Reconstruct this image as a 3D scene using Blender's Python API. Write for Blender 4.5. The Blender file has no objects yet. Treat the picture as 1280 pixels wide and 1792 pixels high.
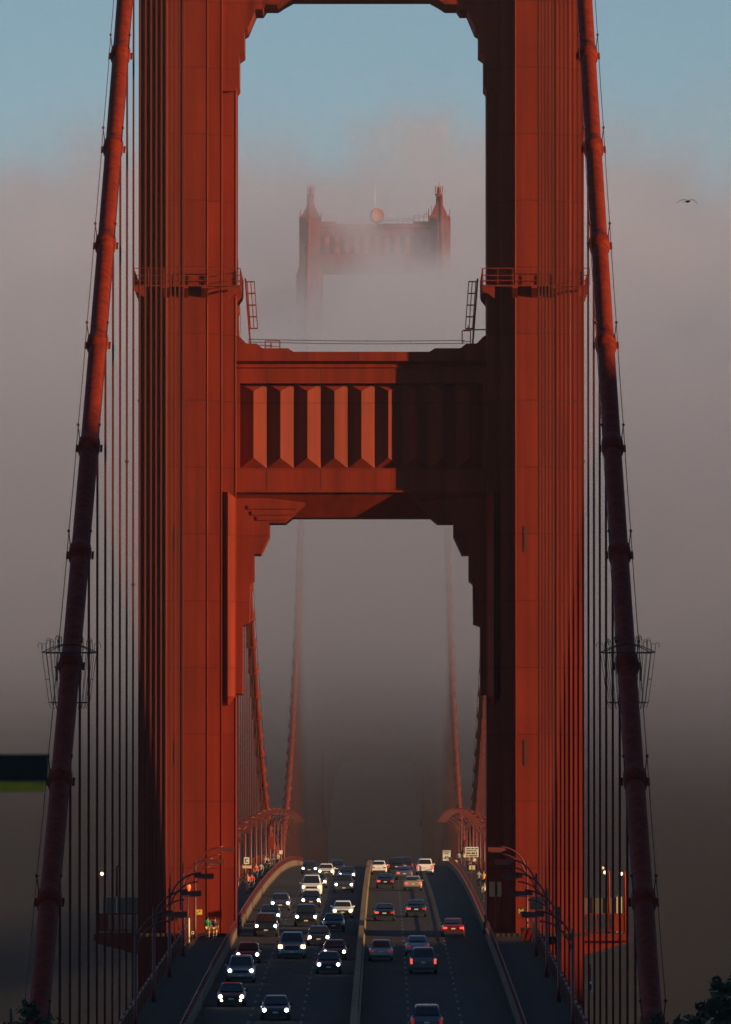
import bpy, bmesh, math, random, sys
from mathutils import Vector, Matrix
R = math.radians
S = bpy.context.scene
# ------------------------------------------------------------------ camera, sky, sun, exposure
ZC = 72.2                      # eye height above the water
CAMX = 1.69                    # metres right of the bridge axis
SUN_AZ, SUN_EL = 66.0, 12.0    # sun to the right of the line back towards the camera
cam = bpy.data.cameras.new('camera'); camo = bpy.data.objects.new('camera', cam)
S.collection.objects.link(camo); S.camera = camo
camo.location = (CAMX, 0, ZC)
camo.rotation_euler = (R(90 + 2.288), 0, R(0.1017))
cam.sensor_fit = 'VERTICAL'; cam.sensor_height = 24; cam.lens = 17300 / 1792 * 24
cam.clip_start = 1; cam.clip_end = 60000
cam.dof.use_dof = True; cam.dof.focus_distance = 790; cam.dof.aperture_fstop = 7.5
w = bpy.data.worlds.new('World'); S.world = w; w.use_nodes = True
nt = w.node_tree; nt.nodes.clear()
sky = nt.nodes.new('ShaderNodeTexSky'); sky.sky_type = 'NISHITA'; sky.sun_disc = False
hx, hy = math.sin(R(SUN_AZ)), -math.cos(R(SUN_AZ))          # horizontal direction to the sun
sky.sun_elevation = R(SUN_EL); sky.sun_rotation = math.atan2(hx, hy)
sky.air_density = 0.92; sky.dust_density = 0.0; sky.ozone_density = 3.8
bg = nt.nodes.new('ShaderNodeBackground'); bg.inputs[1].default_value = 0.07
wo = nt.nodes.new('ShaderNodeOutputWorld')
nt.links.new(sky.outputs[0], bg.inputs[0]); nt.links.new(bg.outputs[0], wo.inputs[0])
sd = bpy.data.lights.new('sun', 'SUN'); sd.energy = 5.0; sd.angle = R(0.5); sd.color = (1.0, 0.64, 0.31)
so = bpy.data.objects.new('sun', sd); S.collection.objects.link(so)
ce = math.cos(R(SUN_EL)); SUNV = Vector((hx * ce, hy * ce, math.sin(R(SUN_EL))))
so.rotation_euler = SUNV.to_track_quat('Z', 'Y').to_euler(); so.location = (300, 200, 300)
S.view_settings.view_transform = 'Standard'; S.view_settings.look = 'None'
S.view_settings.exposure = 0.5; S.view_settings.gamma = 1
cy = S.cycles
cy.use_denoising = True; cy.volume_bounces = 3; cy.max_bounces = 8; cy.transparent_max_bounces = 8
cy.volume_step_rate = 0.45; cy.volume_max_steps = 64; cy.sample_clamp_indirect = 4
# ------------------------------------------------------------------ helpers
random.seed(7)
COL = S.collection
TY, FY = 776.0, 2056.0                        # near tower, far tower (metres ahead of the camera)

def road_z(y):
    if y < TY:
        d = TY - y
        return ZC - 2.18 - 0.024 * d - 1.2e-5 * d * d
    if y > FY:
        return road_z(2 * TY + 1280 - y)
    return ZC + 5.6 - 1.9e-5 * (y - 1416) ** 2
def cable_z(y):
    if y < TY:
        d = TY - y
        return ZC + 148.3 - 0.552 * d + 0.00028 * d * d
    if y > FY:
        return cable_z(2 * TY + 1280 - y)
    return ZC + 7.6 + 3.435e-4 * (y - 1416) ** 2
def px(x, y, D):
    """the place seen at pixel x, y of the photograph at distance D"""
    s = 17300.0 / D
    return CAMX + (x - 670.7) / s, ZC + (1587 - y) / s
def road_at(ybot):
    lo, hi = 560.0, 1230.0
    for _ in range(40):
        m = (lo + hi) / 2
        y = 1587 - (road_z(m) - ZC) * 17300 / m
        if y > ybot: lo = m
        else: hi = m
    return lo

class MB:
    def __init__(s): s.v = []; s.f = []; s.sm = []
    def add(s, vs, fs, smooth=False):
        b = len(s.v); s.v += [tuple(v) for v in vs]
        s.f += [tuple(b + i for i in f) for f in fs]; s.sm += [smooth] * len(fs); return s
    def box(s, x0, x1, y0, y1, z0, z1):
        if x0 > x1: x0, x1 = x1, x0
        if y0 > y1: y0, y1 = y1, y0
        if z0 > z1: z0, z1 = z1, z0
        return s.add([(x, y, z) for z in (z0, z1) for y in (y0, y1) for x in (x0, x1)],
                     [(0, 2, 3, 1), (4, 5, 7, 6), (0, 1, 5, 4), (2, 6, 7, 3), (0, 4, 6, 2), (1, 3, 7, 5)])
    def bar(s, a, b, w, h=None):
        """square bar from a to b"""
        h = h or w; a = Vector(a); b = Vector(b); d = (b - a).normalized()
        up = Vector((0, 0, 1)) if abs(d.z) < .95 else Vector((0, 1, 0))
        x = d.cross(up).normalized() * w / 2; y = x.cross(d).normalized() * h / 2
        vs = [p + i * x + j * y for p in (a, b) for i, j in ((-1, -1), (1, -1), (1, 1), (-1, 1))]
        return s.add(vs, [(3, 2, 1, 0), (4, 5, 6, 7), (0, 1, 5, 4), (1, 2, 6, 5), (2, 3, 7, 6), (3, 0, 4, 7)])
    def tube(s, pts, r, n=8, cap=True, smooth=True):
        pts = [Vector(p) for p in pts]; rs = r if isinstance(r, (list, tuple)) else [r] * len(pts)
        vs = []; px_ = None
        for i, p in enumerate(pts):
            t = (pts[min(i + 1, len(pts) - 1)] - pts[max(i - 1, 0)]).normalized()
            if px_ is None:
                up = Vector((0, 0, 1)) if abs(t.z) < .9 else Vector((0, 1, 0)); px_ = t.cross(up).normalized()
            px_ = (px_ - t * px_.dot(t)).normalized(); q = t.cross(px_)
            vs += [p + rs[i] * (math.cos(k * 2 * math.pi / n) * px_ + math.sin(k * 2 * math.pi / n) * q) for k in range(n)]
        fs = [(i * n + k, i * n + (k + 1) % n, (i + 1) * n + (k + 1) % n, (i + 1) * n + k) for i in range(len(pts) - 1) for k in range(n)]
        s.add(vs, fs, smooth)
        if cap:
            b = len(s.v) - len(vs)
            s.f += [tuple(b + k for k in reversed(range(n))), tuple(b + (len(pts) - 1) * n + k for k in range(n))]; s.sm += [False] * 2
        return s
    def loft(s, rings, cap=True, smooth=False):
        n = len(rings[0]); vs = [p for r_ in rings for p in r_]
        fs = [(i * n + k, i * n + (k + 1) % n, (i + 1) * n + (k + 1) % n, (i + 1) * n + k) for i in range(len(rings) - 1) for k in range(n)]
        if cap: fs += [tuple(reversed(range(n))), tuple((len(rings) - 1) * n + k for k in range(n))]
        return s.add(vs, fs, smooth)
    def prism_y(s, poly, y0, y1):
        """polygon in x, z pushed along y"""
        return s.loft([[(x, y0, z) for x, z in poly], [(x, y1, z) for x, z in poly]])
    def prism_z(s, poly, z0, z1):
        return s.loft([[(x, y, z0) for x, y in poly], [(x, y, z1) for x, y in poly]])
    def prism_x(s, poly, x0, x1):
        return s.loft([[(x0, y, z) for y, z in poly], [(x1, y, z) for y, z in poly]])
    def lathe(s, prof, c=(0, 0, 0), n=16, axis='z', smooth=True):
        rings = []
        for r_, h in prof:
            ring = []
            for k in range(n):
                a = 2 * math.pi * k / n; u, v_ = max(r_, 1e-4) * math.cos(a), max(r_, 1e-4) * math.sin(a)
                p = {'z': (u, v_, h), 'y': (u, h, v_), 'x': (h, u, v_)}[axis]
                ring.append((c[0] + p[0], c[1] + p[1], c[2] + p[2]))
            rings.append(ring)
        return s.loft(rings, True, smooth)
    def build(s, name, m, parent=None, fix=True):
        me = bpy.data.meshes.new(name); me.from_pydata(s.v, [], s.f)
        me.polygons.foreach_set('use_smooth', s.sm)
        if fix:
            bm = bmesh.new(); bm.from_mesh(me); bmesh.ops.recalc_face_normals(bm, faces=bm.faces); bm.to_mesh(me); bm.free()
        me.update(); me.materials.append(m)
        o = bpy.data.objects.new(name, me); COL.objects.link(o)
        if parent: o.parent = parent
        return o

def tag(o, label=None, cat=None, group=None, kind=None):
    if label: o['label'] = label
    if cat: o['category'] = cat
    if group: o['group'] = group
    if kind: o['kind'] = kind
    return o
def thing(name, label, cat, loc=(0, 0, 0), group=None, rz=0):
    o = bpy.data.objects.new(name, None); COL.objects.link(o); o.location = loc; o.rotation_euler[2] = rz
    o.empty_display_size = .2
    return tag(o, label, cat, group)
def copy_tree(o, parent=None):
    c = o.copy(); COL.objects.link(c); c.parent = parent
    for ch in KIDS.get(o.name, ()): copy_tree(ch, c)
    return c
KIDS = {}
def learn(o):
    """note the children of a finished thing so that it can be copied"""
    for x in list(COL.objects):
        if x.parent: KIDS.setdefault(x.parent.name, [])
    for x in list(COL.objects):
        if x.parent and x not in KIDS[x.parent.name]: KIDS[x.parent.name].append(x)
def text_obj(name, body, size, m, parent, loc, rot=(R(90), 0, 0)):
    c = bpy.data.curves.new(name, 'FONT'); c.body = body; c.size = size; c.align_x = 'CENTER'; c.align_y = 'CENTER'; c.extrude = .004
    c.space_line = .85
    t = bpy.data.objects.new(name, c); COL.objects.link(t)
    dg = bpy.context.evaluated_depsgraph_get(); me = bpy.data.meshes.new_from_object(t.evaluated_get(dg))
    COL.objects.unlink(t); bpy.data.objects.remove(t)
    o = bpy.data.objects.new(name, me); COL.objects.link(o); me.materials.clear(); me.materials.append(m)
    o.parent = parent; o.location = loc; o.rotation_euler = rot
    return o

# ------------------------------------------------------------------ materials
def mat(name, col, rough=.5, metal=0, spec=.5, var=0, vscale=1.0, emit=None, estr=0):
    m = bpy.data.materials.new(name); m.use_nodes = True; t = m.node_tree; b = t.nodes['Principled BSDF']
    b.inputs['Base Color'].default_value = (*col, 1); b.inputs['Roughness'].default_value = rough
    b.inputs['Metallic'].default_value = metal; b.inputs['Specular IOR Level'].default_value = spec
    if emit: b.inputs['Emission Color'].default_value = (*emit, 1); b.inputs['Emission Strength'].default_value = estr
    if var:
        tc = t.nodes.new('ShaderNodeTexCoord'); n = t.nodes.new('ShaderNodeTexNoise'); n.inputs['Scale'].default_value = vscale
        n.inputs['Detail'].default_value = 5; t.links.new(tc.outputs['Object'], n.inputs['Vector'])
        r = t.nodes.new('ShaderNodeMapRange'); r.inputs[1].default_value = .3; r.inputs[2].default_value = .7
        r.inputs[3].default_value = 1 - var; r.inputs[4].default_value = 1 + var; t.links.new(n.outputs[0], r.inputs[0])
        x = t.nodes.new('ShaderNodeVectorMath'); x.operation = 'SCALE'; x.inputs[0].default_value = col
        t.links.new(r.outputs[0], x.inputs['Scale']); t.links.new(x.outputs[0], b.inputs['Base Color'])
    return m
PAINT = (.190, .0190, .0052)
def tower_paint():
    """riveted steel plates under weathered orange paint: plate to plate tone, seams, rain streaks, dents"""
    m = bpy.data.materials.new('tower_paint'); m.use_nodes = True; t = m.node_tree; N = t.nodes.new; L = t.links.new
    b = t.nodes['Principled BSDF']; b.inputs['Roughness'].default_value = .62; b.inputs['Specular IOR Level'].default_value = .15
    tc = N('ShaderNodeTexCoord'); sp = N('ShaderNodeSeparateXYZ'); L(tc.outputs['Object'], sp.inputs[0])
    ad = N('ShaderNodeMath'); ad.operation = 'ADD'; L(sp.outputs[0], ad.inputs[0]); L(sp.outputs[1], ad.inputs[1])
    cb = N('ShaderNodeCombineXYZ'); L(ad.outputs[0], cb.inputs[0]); L(sp.outputs[2], cb.inputs[1])
    mp = N('ShaderNodeVectorMath'); mp.operation = 'MULTIPLY'; mp.inputs[1].default_value = (1 / 1.07, 1 / 5.2, 1); L(cb.outputs[0], mp.inputs[0])
    br = N('ShaderNodeTexBrick'); br.inputs['Scale'].default_value = 1; br.inputs['Mortar Size'].default_value = .012
    br.inputs['Brick Width'].default_value = 1; br.inputs['Row Height'].default_value = 1; br.offset = 0
    br.inputs['Color1'].default_value = (1.10,) * 3 + (1,); br.inputs['Color2'].default_value = (.90,) * 3 + (1,)
    br.inputs['Mortar'].default_value = (.72,) * 3 + (1,); L(mp.outputs[0], br.inputs['Vector'])
    st = N('ShaderNodeVectorMath'); st.operation = 'MULTIPLY'; st.inputs[1].default_value = (1.6, 1.6, .07); L(tc.outputs['Object'], st.inputs[0])
    n1 = N('ShaderNodeTexNoise'); n1.inputs['Scale'].default_value = 1; n1.inputs['Detail'].default_value = 6; L(st.outputs[0], n1.inputs['Vector'])
    r1 = N('ShaderNodeMapRange'); r1.inputs[1].default_value = .35; r1.inputs[2].default_value = .7; r1.inputs[3].default_value = 1.08; r1.inputs[4].default_value = .74
    L(n1.outputs[0], r1.inputs[0])
    n2 = N('ShaderNodeTexNoise'); n2.inputs['Scale'].default_value = .16; n2.inputs['Detail'].default_value = 4; L(tc.outputs['Object'], n2.inputs['Vector'])
    r2 = N('ShaderNodeMapRange'); r2.inputs[1].default_value = .3; r2.inputs[2].default_value = .7; r2.inputs[3].default_value = .9; r2.inputs[4].default_value = 1.1
    L(n2.outputs[0], r2.inputs[0])
    mm = N('ShaderNodeMath'); mm.operation = 'MULTIPLY'; L(r1.outputs[0], mm.inputs[0]); L(r2.outputs[0], mm.inputs[1])
    s1 = N('ShaderNodeVectorMath'); s1.operation = 'SCALE'; L(br.outputs[0], s1.inputs[0]); L(mm.outputs[0], s1.inputs['Scale'])
    s2 = N('ShaderNodeVectorMath'); s2.operation = 'MULTIPLY'; s2.inputs[1].default_value = PAINT; L(s1.outputs[0], s2.inputs[0])
    L(s2.outputs[0], b.inputs['Base Color'])
    n3 = N('ShaderNodeTexNoise'); n3.inputs['Scale'].default_value = 1.1; n3.inputs['Detail'].default_value = 3; L(tc.outputs['Object'], n3.inputs['Vector'])
    ma = N('ShaderNodeMath'); ma.operation = 'MULTIPLY_ADD'; L(br.outputs['Fac'], ma.inputs[0]); ma.inputs[1].default_value = -.5; L(n3.outputs[0], ma.inputs[2])
    bu = N('ShaderNodeBump'); bu.inputs['Strength'].default_value = .35; bu.inputs['Distance'].default_value = .06; L(ma.outputs[0], bu.inputs['Height'])
    L(bu.outputs[0], b.inputs['Normal'])
    return m
M = dict(
    tower=tower_paint(), red=mat('red_steel', PAINT, .55, 0, .2, var=.18, vscale=.9), cable=mat('cable_paint', (.155, .0165, .005), .75, 0, .08, var=.4, vscale=2.2),
    rope=mat('rope_paint', (.10, .013, .007), .7, 0, .2), dark=mat('dark_steel', (.05, .018, .012), .6), rail=mat('rail_paint', (.11, .014, .007), .5),
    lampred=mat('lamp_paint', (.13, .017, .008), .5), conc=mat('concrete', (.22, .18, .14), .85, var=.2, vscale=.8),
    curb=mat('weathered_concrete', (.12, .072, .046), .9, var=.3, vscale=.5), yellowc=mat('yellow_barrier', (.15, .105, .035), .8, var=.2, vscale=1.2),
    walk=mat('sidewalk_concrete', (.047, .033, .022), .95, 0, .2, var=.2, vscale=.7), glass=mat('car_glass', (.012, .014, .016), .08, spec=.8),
    rubber=mat('rubber', (.02, .02, .02), .8), rim=mat('rim_metal', (.4, .4, .42), .3, .8), black=mat('black_trim', (.02, .02, .02), .5),
    head=mat('headlamp_lit', (1, 1, 1), .2, emit=(1, .93, .75), estr=9), headb=mat('headlamp_cold', (1, 1, 1), .2, emit=(.75, .82, 1), estr=9),
    heady=mat('headlamp_warm', (1, 1, 1), .2, emit=(1, .78, .38), estr=8), tail=mat('tail_lamp', (.5, .02, .02), .3, emit=(1, .06, .03), estr=.12),
    brake=mat('brake_lamp_lit', (.6, .03, .03), .3, emit=(1, .10, .06), estr=.8), amber=mat('amber_lamp', (.8, .3, .05), .3, emit=(1, .45, .08), estr=1.6),
    plate=mat('number_plate', (.6, .6, .55), .5), cream=mat('cream_paint', (.62, .52, .30), .6), white=mat('white_sign', (.75, .73, .62), .6),
    ink=mat('sign_ink', (.02, .02, .02), .6), yellow=mat('yellow_sign', (.75, .48, .05), .6), bluegrey=mat('blue_grey_sign', (.055, .055, .05), .7),
    bulb=mat('lamp_bulb', (1, .95, .8), .3, emit=(1, .7, .35), estr=2.5), screen=mat('screen_panel', (.10, .095, .07), .4),
    bark=mat('bark', (.05, .035, .025), .9, var=.3, vscale=2), leaf=mat('leaf', (.028, .038, .014), .7, var=.4, vscale=1.5),
    skin=mat('skin', (.45, .26, .17), .6), lime=mat('yellow_green_plate', (.62, .45, .03), .6, var=.15, vscale=9), board=mat('dark_board', (.03, .028, .02), .7),
    gull=mat('gull_feathers', (.03, .028, .028), .8, var=.3, vscale=6), orange=mat('orange_shell', (.8, .20, .05), .4),
    hivis=mat('high_vis_vest', (.9, .38, .05), .7))

# ------------------------------------------------------------------ ground, water, hills
def shade_ground(name, c1, c2, scale, bump=1.0):
    m = bpy.data.materials.new(name); m.use_nodes = True; t = m.node_tree; N = t.nodes.new; L = t.links.new; b = t.nodes['Principled BSDF']
    b.inputs['Roughness'].default_value = .95
    tc = N('ShaderNodeTexCoord'); n = N('ShaderNodeTexNoise'); n.inputs['Scale'].default_value = scale; n.inputs['Detail'].default_value = 8
    L(tc.outputs['Object'], n.inputs['Vector']); r = N('ShaderNodeValToRGB'); r.color_ramp.elements[0].position = .38; r.color_ramp.elements[1].position = .62
    r.color_ramp.elements[0].color = (*c1, 1); r.color_ramp.elements[1].color = (*c2, 1); L(n.outputs[0], r.inputs[0]); L(r.outputs[0], b.inputs['Base Color'])
    bu = N('ShaderNodeBump'); bu.inputs['Distance'].default_value = bump; L(n.outputs[0], bu.inputs['Height']); L(bu.outputs[0], b.inputs['Normal'])
    return m
def sstep(a, b, x):
    t = min(1, max(0, (x - a) / (b - a))); return t * t * (3 - 2 * t)
from mathutils import noise as mnoise
HX, HY = hx, hy
def ridge_h(u):
    """height above the eye of the ridge whose shadow falls over the side span"""
    return 114.5 - 9 * sstep(540, 676, u) - 4.5 * sstep(685, 712, u) - 190 * sstep(740, 900, u)
def ground_z(x, y):
    w_ = x * HX + y * HY; u = -x * HY + y * HX
    base = -14.5 - 60 * sstep(430, 560, y) - 3 * sstep(120, 0, y)
    base -= 58 * sstep(-40, -400, x)
    k = sstep(20, 200, w_) * (1 - .35 * sstep(420, 1400, w_))
    hgt = base + (ridge_h(u) - base) * k
    n = mnoise.noise(Vector((x / 90, y / 90, 3))) * 9 + mnoise.noise(Vector((x / 25, y / 25, 8))) * 2.5
    edge = 1 - math.exp(-((w_ - 200) / 45) ** 2) * .8
    hgt += n * k * edge
    if abs(x) < 30: hgt = min(hgt, (road_z(y) - ZC if y < 776 else 0) - 2.2)
    if abs(x) < 40 and y < 60: hgt = min(hgt, -6.5)
    return ZC + max(hgt, -80)
bmv = MB(); nx, ny = 130, 110
xs = [-1400 + 3400 * (i / (nx - 1)) for i in range(nx)]; ys = [-700 + 1700 * (j / (ny - 1)) for j in range(ny)]
bmv.add([(x, y, ground_z(x, y)) for y in ys for x in xs], [(j * nx + i, j * nx + i + 1, (j + 1) * nx + i + 1, (j + 1) * nx + i) for j in range(ny - 1) for i in range(nx - 1)], True)
tag(bmv.build('headland', shade_ground('headland_scrub', (.03, .032, .018), (.085, .075, .04), .08, 2.0)), kind='structure')
wm = mat('water_surface', (.010, .014, .018), .16, spec=.5)
t_ = wm.node_tree; n_ = t_.nodes.new('ShaderNodeTexNoise'); n_.inputs['Scale'].default_value = .06; n_.inputs['Detail'].default_value = 7
c_ = t_.nodes.new('ShaderNodeTexCoord'); b_ = t_.nodes.new('ShaderNodeBump'); b_.inputs['Distance'].default_value = 2.5
t_.links.new(c_.outputs['Object'], n_.inputs['Vector']); t_.links.new(n_.outputs[0], b_.inputs['Height']); t_.links.new(b_.outputs[0], t_.nodes['Principled BSDF'].inputs['Normal'])
wb = MB(); wb.add([(-7000, -2000, 0), (7000, -2000, 0), (7000, 12000, 0), (-7000, 12000, 0)], [(0, 1, 2, 3)])
tag(wb.build('water', wm, fix=False), kind='structure')
hb = MB(); nx, ny = 90, 24
def hill(x, y):
    e = sstep(5200, 6400, y) * (1 - .6 * sstep(7400, 8600, y))
    return max(-3, -3 + e * (95 + 55 * mnoise.noise(Vector((x / 700, y / 700, 1))) + 45 * mnoise.noise(Vector((x / 230, y / 260, 4)))))
hb.add([(-4500 + 9000 * i / (nx - 1), 5100 + 3600 * j / (ny - 1), hill(-4500 + 9000 * i / (nx - 1), 5100 + 3600 * j / (ny - 1))) for j in range(ny) for i in range(nx)],
       [(j * nx + i, j * nx + i + 1, (j + 1) * nx + i + 1, (j + 1) * nx + i) for j in range(ny - 1) for i in range(nx - 1)], True)
tag(hb.build('hills', shade_ground('far_hills', (.012, .012, .011), (.02, .02, .018), .01, 4)), kind='structure')

# ------------------------------------------------------------------ deck: road, pavements, markings
def strip(mb, x0, x1, dz0, dz1, y0, y1, step=12.0, closed=True):
    n = max(1, int(round((y1 - y0) / step))); rings = []
    for i in range(n + 1):
        y = y0 + (y1 - y0) * i / n; z = road_z(y)
        rings.append([(x0, y, z + dz0), (x1, y, z + dz0), (x1, y, z + dz1), (x0, y, z + dz1)])
    return mb.loft(rings)
def road_mat():
    m = bpy.data.materials.new('road_asphalt'); m.use_nodes = True; t = m.node_tree; N = t.nodes.new; L = t.links.new; b = t.nodes['Principled BSDF']
    b.inputs['Roughness'].default_value = .92; b.inputs['Specular IOR Level'].default_value = .25
    tc = N('ShaderNodeTexCoord'); sp = N('ShaderNodeSeparateXYZ'); L(tc.outputs['Object'], sp.inputs[0])
    # tyre-polished tracks and oil down the lane middles
    st = N('ShaderNodeVectorMath'); st.operation = 'MULTIPLY'; st.inputs[1].default_value = (1.1, .012, 1); L(tc.outputs['Object'], st.inputs[0])
    n1 = N('ShaderNodeTexNoise'); n1.inputs['Scale'].default_value = 1; n1.inputs['Detail'].default_value = 5; L(st.outputs[0], n1.inputs['Vector'])
    n2 = N('ShaderNodeTexNoise'); n2.inputs['Scale'].default_value = .25; n2.inputs['Detail'].default_value = 8; L(tc.outputs['Object'], n2.inputs['Vector'])
    # expansion joints every 15.24 m
    f1 = N('ShaderNodeMath'); f1.operation = 'DIVIDE'; f1.inputs[1].default_value = 15.24; L(sp.outputs[1], f1.inputs[0])
    f2 = N('ShaderNodeMath'); f2.operation = 'FRACT'; L(f1.outputs[0], f2.inputs[0])
    f3 = N('ShaderNodeMath'); f3.operation = 'LESS_THAN'; f3.inputs[1].default_value = .05; L(f2.outputs[0], f3.inputs[0])
    r1 = N('ShaderNodeMapRange'); r1.inputs[1].default_value = .3; r1.inputs[2].default_value = .7; r1.inputs[3].default_value = .7; r1.inputs[4].default_value = 1.3; L(n1.outputs[0], r1.inputs[0])
    r2 = N('ShaderNodeMapRange'); r2.inputs[1].default_value = .3; r2.inputs[2].default_value = .7; r2.inputs[3].default_value = .85; r2.inputs[4].default_value = 1.15; L(n2.outputs[0], r2.inputs[0])
    mu = N('ShaderNodeMath'); mu.operation = 'MULTIPLY'; L(r1.outputs[0], mu.inputs[0]); L(r2.outputs[0], mu.inputs[1])
    jn = N('ShaderNodeMath'); jn.operation = 'MULTIPLY_ADD'; L(f3.outputs[0], jn.inputs[0]); jn.inputs[1].default_value = -.45; jn.inputs[2].default_value = 1
    m2 = N('ShaderNodeMath'); m2.operation = 'MULTIPLY'; L(mu.outputs[0], m2.inputs[0]); L(jn.outputs[0], m2.inputs[1])
    s = N('ShaderNodeVectorMath'); s.operation = 'SCALE'; s.inputs[0].default_value = (.019, .0133, .0085); L(m2.outputs[0], s.inputs['Scale']); L(s.outputs[0], b.inputs['Base Color'])
    return m
Y0, Y1 = 40.0, 2420.0
tag(strip(MB(), -9.6, 9.6, -.4, 0, Y0, Y1).build('road', road_mat()), kind='structure')
for sgn in (-1, 1):
    a, b = sorted((sgn * 9.6, sgn * 13.3))
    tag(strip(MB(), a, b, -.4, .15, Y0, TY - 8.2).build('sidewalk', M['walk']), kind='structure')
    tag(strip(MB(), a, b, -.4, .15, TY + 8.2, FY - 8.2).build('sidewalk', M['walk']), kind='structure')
mk = MB()
y = 560.0
while y < 1290:
    for x in (-6.4, -3.25, 3.25, 6.4):
        z0, z1 = road_z(y) + .004, road_z(y + 3.6) + .004
        mk.add([(x - .08, y, z0), (x + .08, y, z0), (x + .08, y + 3.6, z1), (x - .08, y + 3.6, z1)], [(0, 1, 2, 3)])
    y += 10.97
tag(mk.build('road_marking', mat('lane_paint', (.09, .08, .065), .7, var=.3, vscale=2), fix=False), kind='structure')

# roadside parapets, railings, median
def parapet(sgn, y0, y1, label, group='low concrete parapets along the roadway'):
    x = sgn * 9.8; t = thing('roadside_parapet', label, 'parapet', (0, 0, 0), group)
    strip(MB(), x - .17, x + .17, .02, .78, y0, y1, 8).build('parapet_wall', M['curb'], t)
    r_ = MB(); strip(r_, x - .035, x + .035, 1.26, 1.33, y0, y1, 8); strip(r_, x - .035, x + .035, .92, .97, y0, y1, 8)
    r_.build('rail', M['rail'], t)
    far = MB(); y = y0; n = 0
    while y <= y1:
        z = road_z(y)
        if n < 95: MB().box(x - .07, x + .07, y - .07, y + .07, z + .62, z + 1.28).build('post', M['rail'], t)
        else: far.box(x - .07, x + .07, y - .07, y + .07, z + .62, z + 1.28)
        n += 1; y += 4.4
    if far.v: tag(far.build('post', M['rail'], t), kind='stuff')
def railing(sgn, y0, y1, label, fine):
    x = sgn * 13.15; t = thing('pedestrian_railing', label, 'railing', (0, 0, 0), 'tall picket railings along the outer edges of the pavements')
    r_ = MB(); strip(r_, x - .06, x + .06, 1.40, 1.5, y0, y1, 8); strip(r_, x - .05, x + .05, .25, .32, y0, y1, 8); r_.build('rail', M['rail'], t)
    p = MB(); y = y0; st = .19 if fine else .5
    while y < y1:
        z = road_z(y); w_ = .035 if fine else .09
        p.box(x - .03, x + .03, y - w_ / 2, y + w_ / 2, z + .32, z + 1.40); y += st
    tag(p.build('picket', M['rail'], t, fix=False), kind='stuff')
    far = MB(); y = y0; n = 0
    while y <= y1:
        z = road_z(y)
        if n < 95: MB().box(x - .09, x + .09, y - .09, y + .09, z + .15, z + 1.6).build('post', M['rail'], t)
        else: far.box(x - .09, x + .09, y - .09, y + .09, z + .15, z + 1.6)
        n += 1; y += 7.62
    if far.v: tag(far.build('post', M['rail'], t), kind='stuff')
parapet(-1, 545, TY - 9, 'roadside parapet left of the road in front of the near tower')
parapet(1, 545, TY - 9, 'roadside parapet right of the road in front of the near tower, all in shade')
parapet(-1, TY + 9, 1420, 'sunlit roadside parapet curving up to the crest left of the oncoming cars')
parapet(1, TY + 9, 1420, 'roadside parapet curving up to the crest right of the departing cars')
railing(-1, 545, TY - 9, 'picket railing by the left suspender ropes in front of the near tower', True)
railing(1, 545, TY - 9, 'picket railing by the right suspender ropes in front of the near tower', True)
railing(-1, TY + 9, 1440, 'picket railing on the left edge of the main span beyond the near tower', True)
railing(1, TY + 9, 1440, 'picket railing on the right edge of the main span beyond the near tower', True)
t = thing('median_barrier', 'narrow yellowish concrete median barrier between the two directions of traffic', 'barrier')
prof = [(-.30, .02), (.30, .02), (.17, .25), (.12, .74), (.17, .80), (-.17, .80), (-.12, .74), (-.17, .25)]
def median(y0, y1):
    b_ = MB(); n = int((y1 - y0) / 8)
    b_.loft([[(x, y0 + (y1 - y0) * i / n, road_z(y0 + (y1 - y0) * i / n) + z) for x, z in prof] for i in range(n + 1)])
    return b_
median(545, 1440).build('barrier_wall', M['yellowc'], t)
j = MB(); y = 600.0
while y < 1300:
    z = road_z(y); j.box(-.19, .19, y, y + .1, z + .3, z + .815); y += 4.0
tag(j.build('joint', M['curb'], t), kind='stuff')

# stiffening trusses under the deck edges
for sgn in (-1, 1):
    x = sgn * 13.7
    side = 'left' if sgn < 0 else 'right'
    for (a, b, where) in ((433, TY - 9, 'of the side span before the near tower'), (TY + 9, FY - 9, 'of the main span beyond the near tower')):
        t = thing('stiffening_truss', f'red truss under the {side} deck edge {where}', 'truss', (0, 0, 0), 'stiffening trusses')
        ch = MB(); strip(ch, x - .35, x + .35, -.6, .08, a, b); ch.build('top_chord', M['red'], t)
        ch = MB(); strip(ch, x - .35, x + .35, -8.1, -7.5, a, b); ch.build('bottom_chord', M['red'], t)
        d = MB(); n = int((b - a) / 7.62)
        for i in range(n):
            y = a + i * 7.62; y2 = y + 7.62; z = road_z(y); z2 = road_z(y2)
            d.bar((x, y, z - .6), (x, y, z - 7.5), .35)
            d.bar((x, y, z - .6 if i % 2 else z - 7.5), (x, y2, z2 - 7.5 if i % 2 else z2 - .6), .35)
        tag(d.build('web_member', M['red'], t, fix=False), kind='stuff')
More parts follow.
